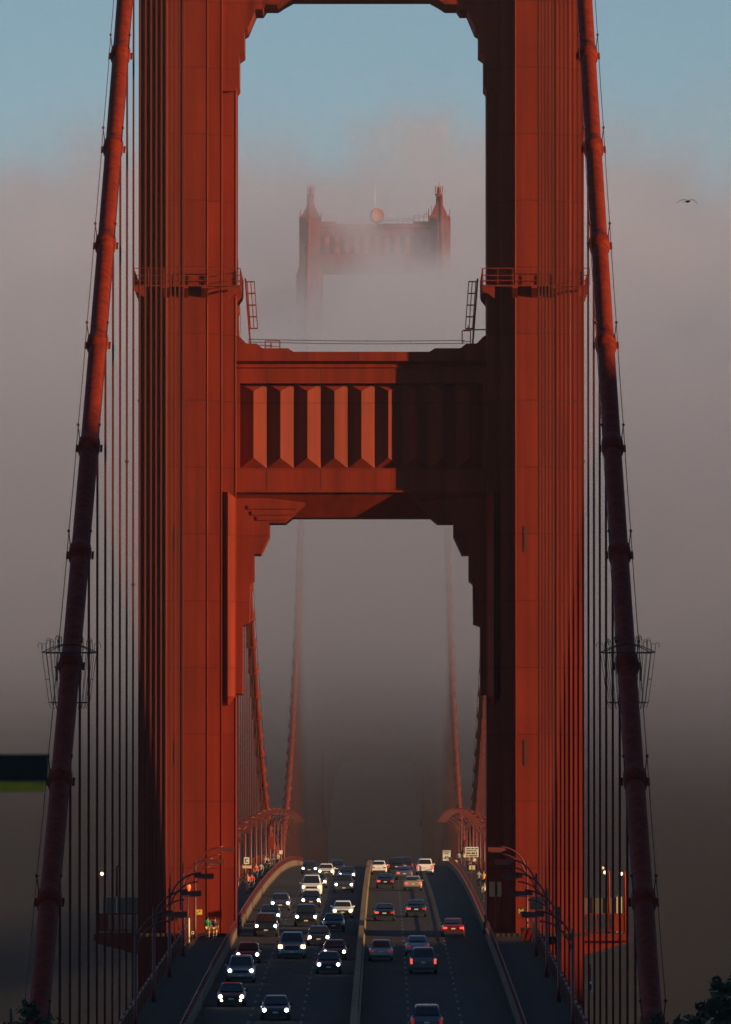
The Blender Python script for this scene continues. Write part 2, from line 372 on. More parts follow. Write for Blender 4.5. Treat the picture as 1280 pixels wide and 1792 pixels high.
# ------------------------------------------------------------------ towers
def cross(cx, hw, scale=1.0):
    """stepped cruciform outline of a leg; hw = [(half width, half depth), ...] widest first"""
    q = []
    for i, (a, b) in enumerate(hw):
        if i: q.append((a, hw[i - 1][1]))
        q.append((a, b))
    pts = [(a, -b) for a, b in q]                          # right front, going inwards
    pts = [(hw[0][0], -hw[0][1])] + pts[1:] if False else pts
    left = [(-a, -b) for a, b in reversed(q)]
    front = pts + left
    back = [(-a, b) for a, b in q] + [(a, b) for a, b in reversed(q)]
    return [(cx + a, b) for a, b in front + back]
T1 = [(3.78, 5.3), (2.7, 6.4), (1.6, 7.5)]
T2 = [(3.3, 4.9), (2.3, 5.9), (1.2, 6.9)]
T3 = [(2.75, 4.5), (1.8, 5.4), (.9, 6.2)]
T4 = [(2.15, 4.2), (1.3, 4.9), (.6, 5.5)]
T0 = [(5.0, 7.4), (3.9, 8.4), (2.6, 9.4)]
LEGX = 13.58
def make_tower(y, label, near):
    root = thing('bridge_tower', label, 'bridge tower', (0, y, ZC - 2.2), 'the two portal towers of the suspension bridge')
    P = M['tower']
    for s in (-1, 1):
        leg = MB(); cx = s * LEGX
        for hw, z0, z1 in ((T0, -70.5, -9), (T1, -9, 86.2), (T2, 86.2, 113), (T3, 113, 134), (T4, 134, 145.6)):
            leg.prism_z(cross(cx, hw), z0, z1)
        # little stepped caps where a tier ends
        for hw, z in ((T2, 86.2), (T3, 113), (T4, 134)):
            leg.prism_z(cross(cx, [(a + .27, b + .2) for a, b in hw]), z, z + 1.1)
        lo = leg.build('leg', P, root)
        ribs = MB()
        for hw, z0, z1 in ((T1, -1.5, 86.0), (T2, 87.4, 112.8), (T3, 114.2, 133.8)):
            for i in range(3):
                for sx in (-1, 1):
                    rr = .05
                    ribs.tube([(cx + sx * hw[i][0] - sx * .02, -hw[i][1] + .0, z0), (cx + sx * hw[i][0] - sx * .02, -hw[i][1] + .0, z1)], rr, 6)
        ribs.build('corner_bead', M['red'], lo)
        if near:
            sm = MB()     # ladder conduits, hatches and cleats on the face
            for (x_, w_, z0, z1, v) in ((cx + s * .35, .035, 2, 85, -7.5),):
                sm.box(x_ - w_, x_ + w_, v - .07, v + .01, z0, z1)
            sm.build('conduit', M['red'], lo)
            for z in (29.8, 13.2):
                MB().box(cx - .95, cx - .78, -7.55, -7.49, z, z + 2.0).build('slot', M['dark'], lo)
    # portal struts: bottom, top
    STR = ((32.7, 45.6, T1, 9), (73.4, 86.2, T1, 9), (106.5, 117.0, T2, 8), (134.0, 144.2, T3, 11))
    for k, (zb, zt, hw, nf) in enumerate(STR):
        xi = LEGX - (3.78, 3.78, 2.75, 2.15)[k] + (.05 if k < 2 else .4)
        st = MB(); F = -3.40
        hgt = zt - zb
        ped, pt = zb + 3.8, zt - 2.45                   # fluted panel
        # profile of the front in y, z from the bottom up: undercut band, ledge, face, splayed neck, coping
        low = [(F + 1.45, zb), (F - .02, zb + 1.85), (F - .25, zb + 1.9), (F - .25, zb + 2.05), (F, zb + 2.1), (F, ped)]
        top = [(F, pt), (F, zt - 1.3), (F - .12, zt - 1.2), (F + .02, zt - .95), (F - .42, zt - .72), (F - .42, zt)]
        back = [(-y_, z_) for y_, z_ in reversed(low + top)]
        st.prism_x([(-F - .0, zb + .0)] + [] if False else low + [(2.0, ped), (2.0, zb + .0)], -xi, xi)
        st.prism_x([top[0]] + top[1:] + [(2.0, zt), (2.0, pt)], -xi, xi)
        W = xi - .3 if k != 0 else 9.5
        fw = 2 * W / nf
        st.box(-xi, -W, F, 2.0, ped, pt); st.box(W, xi, F, 2.0, ped, pt)
        st.box(-W, W, F + .6, 2.0, ped, pt)
        so_ = st.build('portal_strut', P, root)
        fl = MB()
        for i in range(nf):
            x0 = -W + i * fw; x1 = x0 + fw; xm = (x0 + x1) / 2; vy = F + .52; ry = F + .02; e = .82 if k < 2 else .5
            vs = [(x0, vy, ped), (x1, vy, ped), (x1, vy, pt), (x0, vy, pt), (xm, ry, ped + e), (xm, ry, pt - e * .75)]
            fl.add(vs, [(0, 4, 5, 3), (1, 2, 5, 4), (0, 1, 4), (3, 5, 2)])
        fl.build('flute', M['tower'], so_, fix=False)
        # bolted seams, drips under the ledge
        sm = MB()
        for x_ in (-W + fw, -W + 3 * fw, -W + 6 * fw):
            sm.box(x_ - .025, x_ + .025, F - .02, F + .02, zb + 2.15, ped - .02); sm.box(x_ - .02, x_ + .02, F - .015, F + .02, pt + .02, zt - 1.32)
        for x_ in (-4.2, -.2, 4.4):
            sm.box(x_ - .03, x_ + .03, F - .44, F - .40, zt - .7, zt + .01)
        sm.build('plate_seam', M['dark'], so_)
        # back face copy of the panel reads plain
        bk = MB(); bk.box(-xi, xi, 2.0, 2.55, zb + 1.9, zt); bk.build('back_plate', P, so_)
        # stepped haunches above the strut
        if k == 0:
            for s in (-1, 1):
                hp = [(9.9, zt - .65), (9.9, 46.85), (9.6, 46.85), (9.0, 46.25), (8.2, 46.25), (7.75, 45.88), (5.75, 45.88), (5.35, 45.62), (5.35, zt - .65)]
                b_ = MB(); b_.prism_y([(s * x_, z_) for x_, z_ in hp], F - .36, 2.3); b_.build('haunch', P, so_)
        if k < 3:
            # corbels under the strut
            for s in (-1, 1):
                c = [(10.95, zb + 1.7), (10.95, zb - 13.85), (9.3, zb - 13.85), (9.3, zb - 8.5), (8.76, zb - 8.3), (8.72, zb - 5.2), (8.4, zb - 4.9),
                     (8.4, zb - 2.9), (7.87, zb - 2.9), (7.2, zb - 1.45), (7.2, zb - .45), (5.95, zb - .45), (5.41, zb), (4.4, zb + .9), (4.4, zb + 1.1), (8.9, zb + 1.7)]
                if k == 1:
                    c = [(10.95, zb + 1.7), (10.95, zb - 7.5), (9.92, zb - 7.5), (9.56, zb - 7.05), (9.56, zb - 4.7), (9.16, zb - 4.4), (9.16, zb - 2.75),
                         (8.9, zb - 2.6), (8.27, zb - 1.1), (7.73, zb - 1.1), (7.46, zb - .7), (6.57, zb - .7), (6.03, zb - .35), (5.4, zb), (4.4, zb + .9), (8.9, zb + 1.7)]
                if k == 2:
                    c = [(x_ + .5 if x_ < 10.5 else x_, zb + (z_ - zb) * .7) for x_, z_ in c]
                fr = -3.1 if k != 1 else -5.55
                b_ = MB(); b_.prism_y([(s * x_, z_) for x_, z_ in c], fr, 2.2); co = b_.build('corbel', P, so_)
                if k == 0:
                    l_ = MB()
                    for (x0, x1, z_) in ((5.0, 8.9, zb + .62), (5.3, 8.6, zb + .16), (5.75, 8.2, zb - .25)):
                        l_.box(s * x0, s * x1, fr - .10, fr + .05, z_, z_ + .30)
                    l_.build('step_moulding', P, co)
        if k == 0:
            # long faceted pilasters against the inner notch of each leg
            for s in (-1, 1):
                xo, xr, xn = s * 10.90, s * 10.40, s * 9.80
                if s > 0: xo, xr, xn = 10.90, 10.30, 9.80
                za, zc_ = 34.6, 18.6
                vs = [(xo, -5.28, za), (xr, -6.25, za - .1), (xn, -5.28, za - .5), (xo, -5.28, zc_), (xr, -6.25, zc_), (xn, -5.28, zc_), (xr, -5.28, zc_ - .75)]
                b_ = MB(); b_.add(vs, [(0, 1, 4, 3), (1, 2, 5, 4), (3, 4, 6), (4, 5, 6), (0, 2, 1)])
                b_.build('pilaster', P, root, fix=False)
    # catwalks round the legs
    for s in (-1, 1):
        cx = s * LEGX; zf = 50.55; x0, x1 = cx - 4.15, cx + 4.15; yf, yb = -8.3, 8.3
        cw = MB()
        ring = [(x0, yf, x1, -7.6), (x0, 7.6, x1, yb), (x0, -7.6, cx - 3.85, 7.6), (cx + 3.85, -7.6, x1, 7.6)]
        for a, b, c, d in ring: cw.box(a, c, b, d, zf - .10, zf)
        ctw = cw.build('catwalk', M['red'], root)
        rl = MB()
        for h in (.35, .75, 1.3):
            for p, q in (((x0, yf), (x1, yf)), ((x1, yf), (x1, yb)), ((x1, yb), (x0, yb)), ((x0, yb), (x0, yf))):
                rl.bar((*p, zf + h), (*q, zf + h), .06)
        n = 7
        for i in range(n + 1):
            x_ = x0 + (x1 - x0) * i / n
            rl.bar((x_, yf, zf), (x_, yf, zf + 1.3), .07 if i % 3 else .13); rl.bar((x_, yb, zf), (x_, yb, zf + 1.3), .07)
        for i in range(1, 12):
            y_ = yf + (yb - yf) * i / 12
            rl.bar((x0, y_, zf), (x0, y_, zf + 1.3), .07); rl.bar((x1, y_, zf), (x1, y_, zf + 1.3), .07)
        rl.build('guard_rail', M['red'], ctw)
        for x_ in (cx - 1.5, cx, cx + 1.5):
            br = MB(); br.prism_x([(-7.5, zf - .1), (-8.3, zf - .1), (-8.3, zf - .25), (-7.5, zf - .95)], x_ - .35, x_ + .1); br.build('bracket', M['red'], ctw)
        for sx in (-1, 1):
            for y_ in (-6.5, -2, 2, 6.5):
                br = MB(); br.prism_y([(cx + sx * 3.7, zf - .1), (cx + sx * 4.15, zf - .1), (cx + sx * 4.15, zf - .3), (cx + sx * 3.7, zf - .9)], y_ - .08, y_ + .08); br.build('bracket', M['red'], ctw)
        for sx in (-1, 1):
            br = MB(); br.prism_y([(cx + sx * 3.2, zf - .1), (cx + sx * 4.15, zf - .1), (cx + sx * 4.15, zf - .3), (cx + sx * 3.2, zf - 1.05)], -8.25, -8.05); br.build('bracket', M['red'], ctw)
        # hinged ladder with safety cage down to the coping
        ld = MB(); X = lambda x_: s * x_
        a, b = (X(9.12), -1.2, 51.5), (X(8.72), -1.2, 46.25)
        ld.bar(a, b, .14)
        for f in (.0, .28, .56):
            ld.bar((X(8.98 - f), -1.2, 51.3), (X(8.72 - f), -1.2, 47.6), .07)
        for i in range(5):
            z_ = 51.25 - i * .92; o_ = .065 * i
            ld.bar((X(9.05 - o_), -1.25, z_), (X(8.42 - o_), -1.25, z_), .10)
            for o2 in (-.7, .0): ld.bar((X(8.42 - o_), -1.25 + o2, z_), (X(8.42 - o_), -1.95, z_), .04)
        ld.build('caged_ladder', M['red'], root)
    for (x0, x1, z0, z1) in ((-7.55, -6.4, 45.9, 46.55), (7.9, 8.55, 46.3, 47.35)):
        fm = MB()
        for x_ in (x0, x1): fm.bar((x_, -2, z0), (x_, -2, z1), .08)
        fm.bar((x0, -2, z1), (x1, -2, z1), .08); fm.bar((x0, -2, z0 + .2), (x1, -2, z0 + .2), .05)
        if x0 < 0: fm.bar((-8.3, -2, 46.2), (-7.0, -2, 46.2), .06); fm.bar((-7.1, -2, 46.0), (-7.1, -2, 46.45), .10)
        else: fm.bar((8.0, -2, 47.4), (9.8, -2, 47.45), .09); fm.bar((8.35, -2, 47.4), (8.35, -2, 47.75), .07)
        fm.build('service_frame', M['red'], root)
    for z_ in (46.72, 46.5):
        pts = [(-8.9 + 17.0 * i / 12, -1.5, z_ - .10 * math.sin(math.pi * i / 12) - .1 * i / 12) for i in range(13)]
        MB().tube(pts, .028, 5).build('life_line', M['dark'], root)
    # tower head: parapet rails, saddle housings with beacon crowns, round drum, mast
    tp = MB(); zt = 144.2
    for s in (-1, 1):
        for y_ in (-3.2, 3.2):
            tp.bar((0, y_, zt + 1.2), (s * 8, y_, zt + 1.2), .06); tp.bar((0, y_, zt + .6), (s * 8, y_, zt + .6), .04)
            tp.bar((s * 8, y_, zt + 1.7), (s * 11.4, y_, zt + 2.0), .06)
            for i in range(0, 8): tp.bar((s * (1.1 * i + .3), y_, zt), (s * (1.1 * i + .3), y_, zt + 1.2), .06)
            for i in range(4): tp.bar((s * (8.2 + i), y_, zt), (s * (8.2 + i), y_, zt + 1.8), .06)
        tp.box(s * 8, s * 11.6, -3.6, 3.6, zt - .2, zt + .5)
    tp.build('head_rail', M['red'], root)
    for s in (-1, 1):
        cx = s * 13.35
        h = MB(); ring = lambda a, b, z_: [(cx - a, -b, z_), (cx + a, -b, z_), (cx + a, b, z_), (cx - a, b, z_)]
        h.box(cx - 2.2, cx + 2.2, -5.6, 5.6, 145.3, 145.8)
        h.loft([ring(1.75, 4.2, 145.75), ring(1.6, 3.6, 146.4), ring(1.15, 2.4, 147.4), ring(.78, 1.2, 148.3), ring(.64, .8, 148.7), ring(.60, .7, 150.4)])
        sh = h.build('saddle_housing', P, root)
        cr = MB()
        for i in range(6):
            a = i * math.pi / 3; cr.bar((cx + .6 * math.cos(a), .6 * math.sin(a), 150.2), (cx + .78 * math.cos(a), .78 * math.sin(a), 152.3), .16)
        cr.lathe([(.80, 150.4), (.84, 150.6), (.80, 150.7)], (cx, 0, 0)); cr.lathe([(.25, 150.3), (.3, 151.6), (.1, 152.3)], (cx, 0, 0), 8)
        cr.bar((cx, 0, 152.2), (cx, 0, 153.3), .07)
        cr.build('beacon_crown', M['red'], sh)
        rr = MB()
        for x_ in (-2.2, 2.2):
            rr.bar((cx + x_, -5.6, 146.9), (cx + x_, 5.6, 146.9), .06)
            for y_ in (-5.6, -2.8, 0, 2.8, 5.6): rr.bar((cx + x_, y_, 145.8), (cx + x_, y_, 147.3 if y_ == -5.6 else 146.9), .07)
        for i in range(4): rr.bar((cx - s * (1.6 + .5 * i), 1, 145.8), (cx - s * (1.6 + .5 * i), 1, 148.2 - .5 * i), .06)
        rr.build('housing_rail', M['red'], sh)
    d = MB(); d.lathe([(.0, -1.35), (1.3, -1.35), (1.36, -1.5), (1.55, -1.5), (1.55, -.7), (1.3, -.4), (.5, .3)], (0, 0, 146.1), 24, 'y')
    dr = d.build('round_drum', mat('drum_paint', (.30, .06, .025), .6), root); dr.rotation_euler = (0, 0, R(26))
    MB().bar((0, -1, 144.2), (0, -1, 146), .3).build('drum_stand', M['red'], dr)
    MB().tube([(0, 0, 146), (0, 0, 152.6)], [.07, .02], 6).build('mast', M['white'], root)
    # pier
    pr = MB(); pr.lathe([(26, -76), (26, -64.5), (24.8, -64.3)], (0, 0, 0), 40); pr.build('pier', M['conc'], root)
    return root
make_tower(TY, 'huge near red portal tower that the traffic drives through, sunlit on its right-hand facets', True)
make_tower(FY, 'far red tower wrapped in fog with only its head and round drum showing above', False)

# ------------------------------------------------------------------ main cables
HANG = 15.24
def build_cable(s):
    X = s * 13.7; side = 'left' if s < 0 else 'right'
    root = thing('main_cable', f'thick {side} main cable of the bridge sloping down past the near tower towards the viewer', 'cable', (0, 0, 0), 'main suspension cables')
    ys = [433 + i * HANG / 2 for i in range(int((2395 - 433) / (HANG / 2)) + 1)]
    ys = sorted(set(ys + [TY, TY - 3, TY + 3, FY - 3, FY, FY + 3]))
    MB().tube([(X, y, cable_z(y) + (0 if abs(y - TY) > 4 and abs(y - FY) > 4 else -.4)) for y in ys], .46, 20).build('strand_bundle', M['cable'], root)
    far = MB(); n = 0
    pos = [TY - HANG * k for k in range(1, 23)] + [TY + HANG * k for k in range(1, 84)]
    for y in pos:
        z = cable_z(y); sl = (cable_z(y + .5) - cable_z(y - .5)); d = Vector((0, 1, sl)).normalized(); c = Vector((X, y, z)); up = Vector((0, -d.z, d.y))
        b = MB() if n < 95 else far
        sides = 16 if y < 1000 else 8
        b.tube([c - d * 1.35, c - d * .75, c - d * .7, c, c + d * .7, c + d * .75, c + d * 1.35], [.46, .49, .57, .58, .57, .49, .46] if y < TY else [.46, .5, .64, .66, .64, .5, .46], sides)
        if y < 1000:
            for k in (-.38, 0, .38):
                b.bar(c + d * k - up * .55 + Vector((-.16, 0, 0)), c + d * k - up * .55 + Vector((.16, 0, 0)), .2, .35)
                b.bar(c + d * k + Vector((.58, 0, -.1)), c + d * k + Vector((.70, 0, -.1)), .14); b.bar(c + d * k + Vector((-.58, 0, -.1)), c + d * k + Vector((-.70, 0, -.1)), .14)
        if n < 95: b.build('cable_band', M['cable'], root)
        n += 1
    tag(far.build('cable_band', M['cable'], root), kind='stuff')
    far = MB(); n = 0
    for k in (-1, 1):
        pts = []
        for y in pos[:22][::-1] + [TY - 6]:
            sl = (cable_z(y + .5) - cable_z(y - .5)); pts.append((X + k * .56, y - 1.0 * sl, cable_z(y) + 1.05))
        fine = []
        for i in range(len(pts) - 1):
            for q in range(6):
                f = q / 6; p0, p1 = Vector(pts[i]), Vector(pts[i + 1]); p = p0.lerp(p1, f); p.z -= .16 * math.sin(math.pi * f); fine.append(p)
        fine.append(pts[-1])
        MB().tube(fine, .022, 5).build('hand_rope', M['rope'], root)
        pts2 = [(X + k * .56, y - 1.0 * (cable_z(y + .5) - cable_z(y - .5)), cable_z(y) + 1.05) for y in [TY + 6] + [TY + HANG * i for i in range(1, 80, 2)]]
        MB().tube(pts2, .025, 4).build('hand_rope', M['rope'], root)
        for y in pos:
            sl = (cable_z(y + .5) - cable_z(y - .5)); a = (X + k * .45, y, cable_z(y) + .1); b_ = (X + k * .56, y - 1.0 * sl, cable_z(y) + 1.12)
            if y < TY:
                m_ = MB(); m_.tube([a, b_], .03, 5); m_.lathe([(0, -.09), (.07, -.05), (.07, .05), (0, .09)], b_, 6); m_.build('stanchion', M['rope'], root)
            else: far.tube([a, b_], .04, 4)
    tag(far.build('stanchion', M['rope'], root), kind='stuff')
for s in (-1, 1): build_cable(s)

# suspender ropes
ORD = ['first', 'second', 'third', 'fourth', 'fifth', 'sixth', 'seventh', 'eighth', 'ninth', 'tenth', 'eleventh', 'twelfth', 'thirteenth', 'fourteenth', 'fifteenth', 'sixteenth']
def suspender(s, y, label, group):
    X = s * 13.7; zt = cable_z(y) - .3; zb = road_z(y) - .2; H = zt - zb
    root = thing('suspender_rope', label, 'suspender rope', (X, y, zb), group)
    near = y < TY; r_ = .027 if y < 1000 else .04
    m_ = MB()
    for dx in (-.029, .029):
        for dy in ((-.25, .25) if near else (0,)):
            b = MB() if near else m_
            b.tube([(dx, dy, 0), (dx, dy, H - 1.2), (dx * 9 if near else dx, dy, H)], r_, 8 if near else 5, cap=False)
            if near: b.build('wire_rope', M['rope'], root)
    if not near: m_.build('wire_rope', M['rope'], root, fix=False)
    if y < TY + 200:
        c = MB(); c.box(-.14, .14, -.35, .35, 0, .5); c.build('socket', M['red'], root)
    k = 1
    while near and k * 24 < H - 3 and (int(y) + k) % 3 == 0:
        MB().box(-.10, .10, -.3, .3, min(H - 2, k * 24 + y * 7 % 19), min(H - 2, k * 24 + y * 7 % 19) + .12).build('spacer_clamp', M['dark'], root); k += 1
for s in (-1, 1):
    side = 'left' if s < 0 else 'right'
    for k in range(1, 22):
        y = TY - HANG * k
        if y < 452: continue
        if k >= 7: lab = f'{ORD[k - 7]} suspender rope outward from the {side} leg of the near tower, dark against the fog'
        else: lab = f'suspender rope lined up with others in front of the {side} leg of the near tower'
        suspender(s, y, lab, f'suspender ropes of the {side} side span')
    for k in range(1, 84):
        suspender(s, TY + HANG * k, f'thin suspender rope of the {side} row beyond the near tower', f'suspender ropes of the {side} side of the main span')

# ------------------------------------------------------------------ street lamps
def make_lamp():
    root = thing('street_lamp', 'x', 'street lamp', (0, 0, 0), 'street lamps with curved arms along both pavements')
    MB().tube([(0, 0, 0), (0, 0, .9), (0, 0, 6.0)], [.15, .11, .085], 10).build('pole', M['lampred'], root)
    a = MB()
    up = [(0, 0, 4.9)] + [(2.15 * (1 - math.cos(t)), 0, 4.9 + 2.15 * math.sin(t)) for t in [i * math.pi / 2 / 10 for i in range(1, 11)]]
    a.tube(up, .062, 8); a.tube([(0, 0, 4.3)] + [(1.95 * (1 - math.cos(t)), 0, 4.3 + 2.15 * math.sin(t)) for t in [i * math.pi / 2 / 10 for i in range(1, 11)]], .05, 8)
    a.bar((.1, 0, 5.7), (.55, 0, 5.6), .05)
    a.build('curved_arm', M['lampred'], root)
    h = MB(); h.loft([[(1.65, -.2, 6.72), (1.65, .2, 6.72), (1.65, .2, 6.96), (1.65, -.2, 6.96)], [(3.0, -.26, 6.66), (3.0, .26, 6.66), (3.0, .26, 7.02), (3.0, -.26, 7.02)]])
    h.build('lamp_head', M['lampred'], root)
    MB().box(1.9, 2.8, -.18, .18, 6.62, 6.67).build('lens', M['screen'], root)
    return root
proto = make_lamp(); learn(proto)
first = True
for s in (-1, 1):
    side = 'left' if s < 0 else 'right'
    ys = [TY - 16 - 45.72 * k for k in range(0, 5)] + [TY + 30 + 45.72 * k for k in range(0, 15)]
    for i, y in enumerate(ys):
        o = proto if first else copy_tree(proto); first = False
        o.location = (s * 12.75, y, road_z(y) + .15); o.rotation_euler[2] = 0 if s < 0 else math.pi
        if i < 5:
            o['label'] = f'dark curved-arm street lamp on the {side} pavement, {ORD[i]} one in front of the near tower' if i else f'curved-arm street lamp on the {side} pavement standing right before the near tower leg'
        elif i < 9: o['label'] = f'sunlit curved-arm street lamp on the {side} pavement, {ORD[i - 5]} one beyond the near tower'
        else: o['label'] = f'distant street lamp in the bunched row of arms on the {side} pavement near the crest'
# ------------------------------------------------------------------ viewing platforms round the near tower legs
def platform(s):
    side = 'left' if s < 0 else 'right'
    y0, y1 = TY - 3.0, TY + 9.5
    zf = road_z(TY) + .15; xi, xo = 17.45, 20.8
    root = thing('pavement_platform', f'railed platform carrying the pavement round the outside of the {side} near tower leg', 'platform', (0, 0, 0), 'platforms outside the tower legs')
    X = lambda a: s * a
    def bx(mb, a, b, *r):
        return mb.box(min(X(a), X(b)), max(X(a), X(b)), *r)
    f = MB(); bx(f, 9.7, xi, TY - 10.5, TY - 7.6, zf - .25, zf); bx(f, xi, xo, y0, TY + 8.25, zf - .25, zf); bx(f, 13.3, xo, TY + 8.25, y1, zf - .25, zf)
    f.build('floor', M['walk'], root)
    g = MB(); bx(g, 16.2, xo, y0 - .12, y0 - .01, zf - .62, zf - .08); bx(g, xo + .01, xo + .12, y0, y1, zf - .62, zf - .08); g.build('edge_girder', M['red'], root)
    r_ = MB(); bx(r_, 16.2, xo, y0 + .02, y0 + .12, zf + 1.42, zf + 1.54); bx(r_, 16.2, xo, y0 + .02, y0 + .12, zf + .12, zf + .2)
    bx(r_, xo - .12, xo - .02, y0 + .12, y1, zf + 1.42, zf + 1.54); bx(r_, xo - .12, xo - .02, y0 + .12, y1, zf + .12, zf + .2)
    rl = r_.build('rail', M['red'], root)
    p = MB(); x = 16.35
    while x < 19.8:
        for o in (0, .30): bx(p, x + o, x + o + .09, y0 + .03, y0 + .11, zf + .2, zf + 1.42)
        bx(p, x - .04, x + .43, y0 + .03, y0 + .11, zf + .2, zf + .27)
        x += .98
    for i in range(40):
        y = y0 + .3 + i * .47; bx(p, xo - .1, xo - .04, y, y + .08, zf + .2, zf + 1.42)
    p.build('baluster', M['red'], rl)
    sp = MB(); bx(sp, 19.75, 20.45, y0 + .02, y0 + .10, zf + .2, zf + 1.42); sp.build('solid_panel', M['red'], rl)
    for y in (y0 + .2, TY + 2, TY + 7):
        br = MB(); br.prism_y([(X(17.4), zf - .62), (X(xo - .1), zf - .62), (X(xo - .1), zf - .8), (X(17.4), zf - 1.7)], y, y + .25)
        br.build('bracket', M['red'], root)
    ld = MB()
    for o in (16.6, 17.2): ld.bar((X(o), y0 + .4, zf - .6), (X(o), y0 + .4, zf - 7.5), .09)
    for i in range(18): ld.bar((X(16.6), y0 + .4, zf - .9 - i * .36), (X(17.2), y0 + .4, zf - .9 - i * .36), .04)
    ld.build('access_ladder', M['red'], root)
    # clear wind screen behind the rail with pale posts
    sc = MB(); bx(sc, 16.9, 20.2, y0 + 1.0, y0 + 1.04, zf + 1.5, zf + 2.75); sc.build('wind_screen', M['screen'], root)
    for xx in (16.75, 19.1, 19.95, 20.3):
        m_ = MB(); bx(m_, xx, xx + .09, y0 + .9, y0 + 1.06, zf, zf + 2.85); m_.build('screen_post', M['cream'], root)
    for i, (xx, yy, h, lab) in enumerate(((19.35, y0 + .35, 4.75, 'globe lamp on a slim red post at the front rail of the {} platform'), (19.2, y0 + 3.0, 5.1, 'globe lamp on a red post just behind the front one on the {} platform'), (20.62, y0 + 1.5, 4.65, 'globe lamp on a red post at the outer corner of the {} platform'))):
        if s < 0 and i == 0: xx = 17.2
        lp = thing('platform_lamp', lab.format(side), 'lamp', (X(xx), yy, zf), 'small globe lamps on the platforms')
        m_ = MB(); m_.tube([(0, 0, 0), (0, 0, h), (-.04, 0, h + .12), (-.22, 0, h + .16)] if s > 0 else [(0, 0, 0), (0, 0, h), (.04, 0, h + .12), (.22, 0, h + .16)], [.10, .075, .06, .05], 8)
        m_.build('post', M['red'], lp)
        q = MB(); q.lathe([(0, -.14), (.1, -.1), (.14, 0), (.1, .1), (0, .14)], (-.3 * s, 0, h - .02), 12)
        q.build('globe', M['bulb'] if i != 1 else M['white'], lp)
for s in (-1, 1): platform(s)

# ------------------------------------------------------------------ anti-climb guards on the main cables
for s in (-1, 1):
    side = 'left' if s < 0 else 'right'
    y = TY - 291; z = cable_z(y); X = s * 13.7
    root = thing('climb_guard', f'dark fan-shaped anti-climb guard of thin bars round the {side} main cable', 'climb guard', (X, y, z), 'fan guards on the main cables')
    for dy in (-.1, 1.1):
        fr = MB(); k = 1 - .12 * (dy > 0)
        ax = lambda f, h: (f * (1.0 + .34 * (h + 1.35) / 2.45) * k, dy, h)
        fr.tube([ax(-.96, -1.35), ax(.96, -1.35)], .022, 5); fr.tube([ax(-1, 1.1), ax(1, 1.1)], .025, 5)
        fr.tube([ax(-1 + i / 6, 1.1 + .42 * math.sin(math.pi * i / 12)) for i in range(13)], .025, 5)
        fr.build('frame', M['dark'], root)
        sp = MB()
        for i in range(13):
            f = -1 + i / 6
            top = 1.15 + .42 * math.sin(math.pi * i / 12)
            if abs(f) < .17: continue
            q = 1 if f > 0 else -1; ex = ax(f, top)
            hook = [(ex[0] + .10 * q * t_ + .10 * (1 - math.cos(a_)) * -q * (i % 2 * 2 - 1), dy - .05, ex[2] + .28 + .16 * math.sin(a_)) for t_, a_ in ((0, 0), (0, .9), (0, 1.8), (0, 2.7), (0, 3.8))]
            sp.tube([ax(f * .94, -1.65), ax(f, -1.35), ex] + hook, .014, 5)
        sp.build('bar', M['dark'], root)
    sd_ = MB()
    for q in (-1, 1):
        for h in (-1.35, -.2, 1.1):
            w_ = (1.0 + .34 * (h + 1.35) / 2.45); sd_.bar((q * w_, -.1, h), (q * w_ * .88, 1.1, h), .03)
    sd_.build('side_bar', M['dark'], root)
    hp = MB(); hp.box(s * .62 - .06, s * .62 + .06, -.2, -.05, -.3, .35); hp.box(s * .62 - .12, s * .62 + .05, -.2, -.05, .35, .42); hp.build('latch', M['dark'], root)

# ------------------------------------------------------------------ vehicles
def paint(name, c, metal=.3, rough=.28):
    m = mat(name, c, rough, metal); m.node_tree.nodes['Principled BSDF'].inputs['Coat Weight'].default_value = .6; return m
PT = dict(black=paint('black_car_paint', (.012, .012, .014)), grey=paint('grey_car_paint', (.10, .11, .13), .5), silver=paint('silver_car_paint', (.32, .34, .38), .6),
          white=paint('white_car_paint', (.80, .78, .72), 0, .35), champ=paint('champagne_car_paint', (.46, .38, .24), .4), red=paint('dark_red_car_paint', (.16, .012, .012)),
          navy=paint('dark_blue_car_paint', (.015, .02, .04)), steel=paint('blue_grey_car_paint', (.12, .15, .19), .5))
# side profiles: length L, width W, stations (y, half width, sill z, top of body z); cabin: (y, half width bottom, z bottom, half width top, z top)
KIND = {
 'sedan': dict(L=4.7, W=.90, H=1.45, hood=.88, trunk=.98, ws=(1.25, 2.05), rw=(3.35, 4.15), r=.33),
 'hatch': dict(L=4.2, W=.88, H=1.52, hood=.92, trunk=1.0, ws=(1.05, 1.85), rw=(3.45, 4.05), r=.32),
 'suv': dict(L=4.8, W=.97, H=1.78, hood=1.06, trunk=1.10, ws=(1.30, 2.0), rw=(4.25, 4.68), r=.38),
 'pickup': dict(L=5.7, W=1.0, H=1.88, hood=1.14, trunk=1.16, ws=(1.55, 2.25), rw=(3.65, 3.85), r=.41),
 'van': dict(L=5.0, W=1.0, H=2.0, hood=1.15, trunk=1.15, ws=(.95, 1.75), rw=(4.75, 4.9), r=.36)}
NCAR = [0]
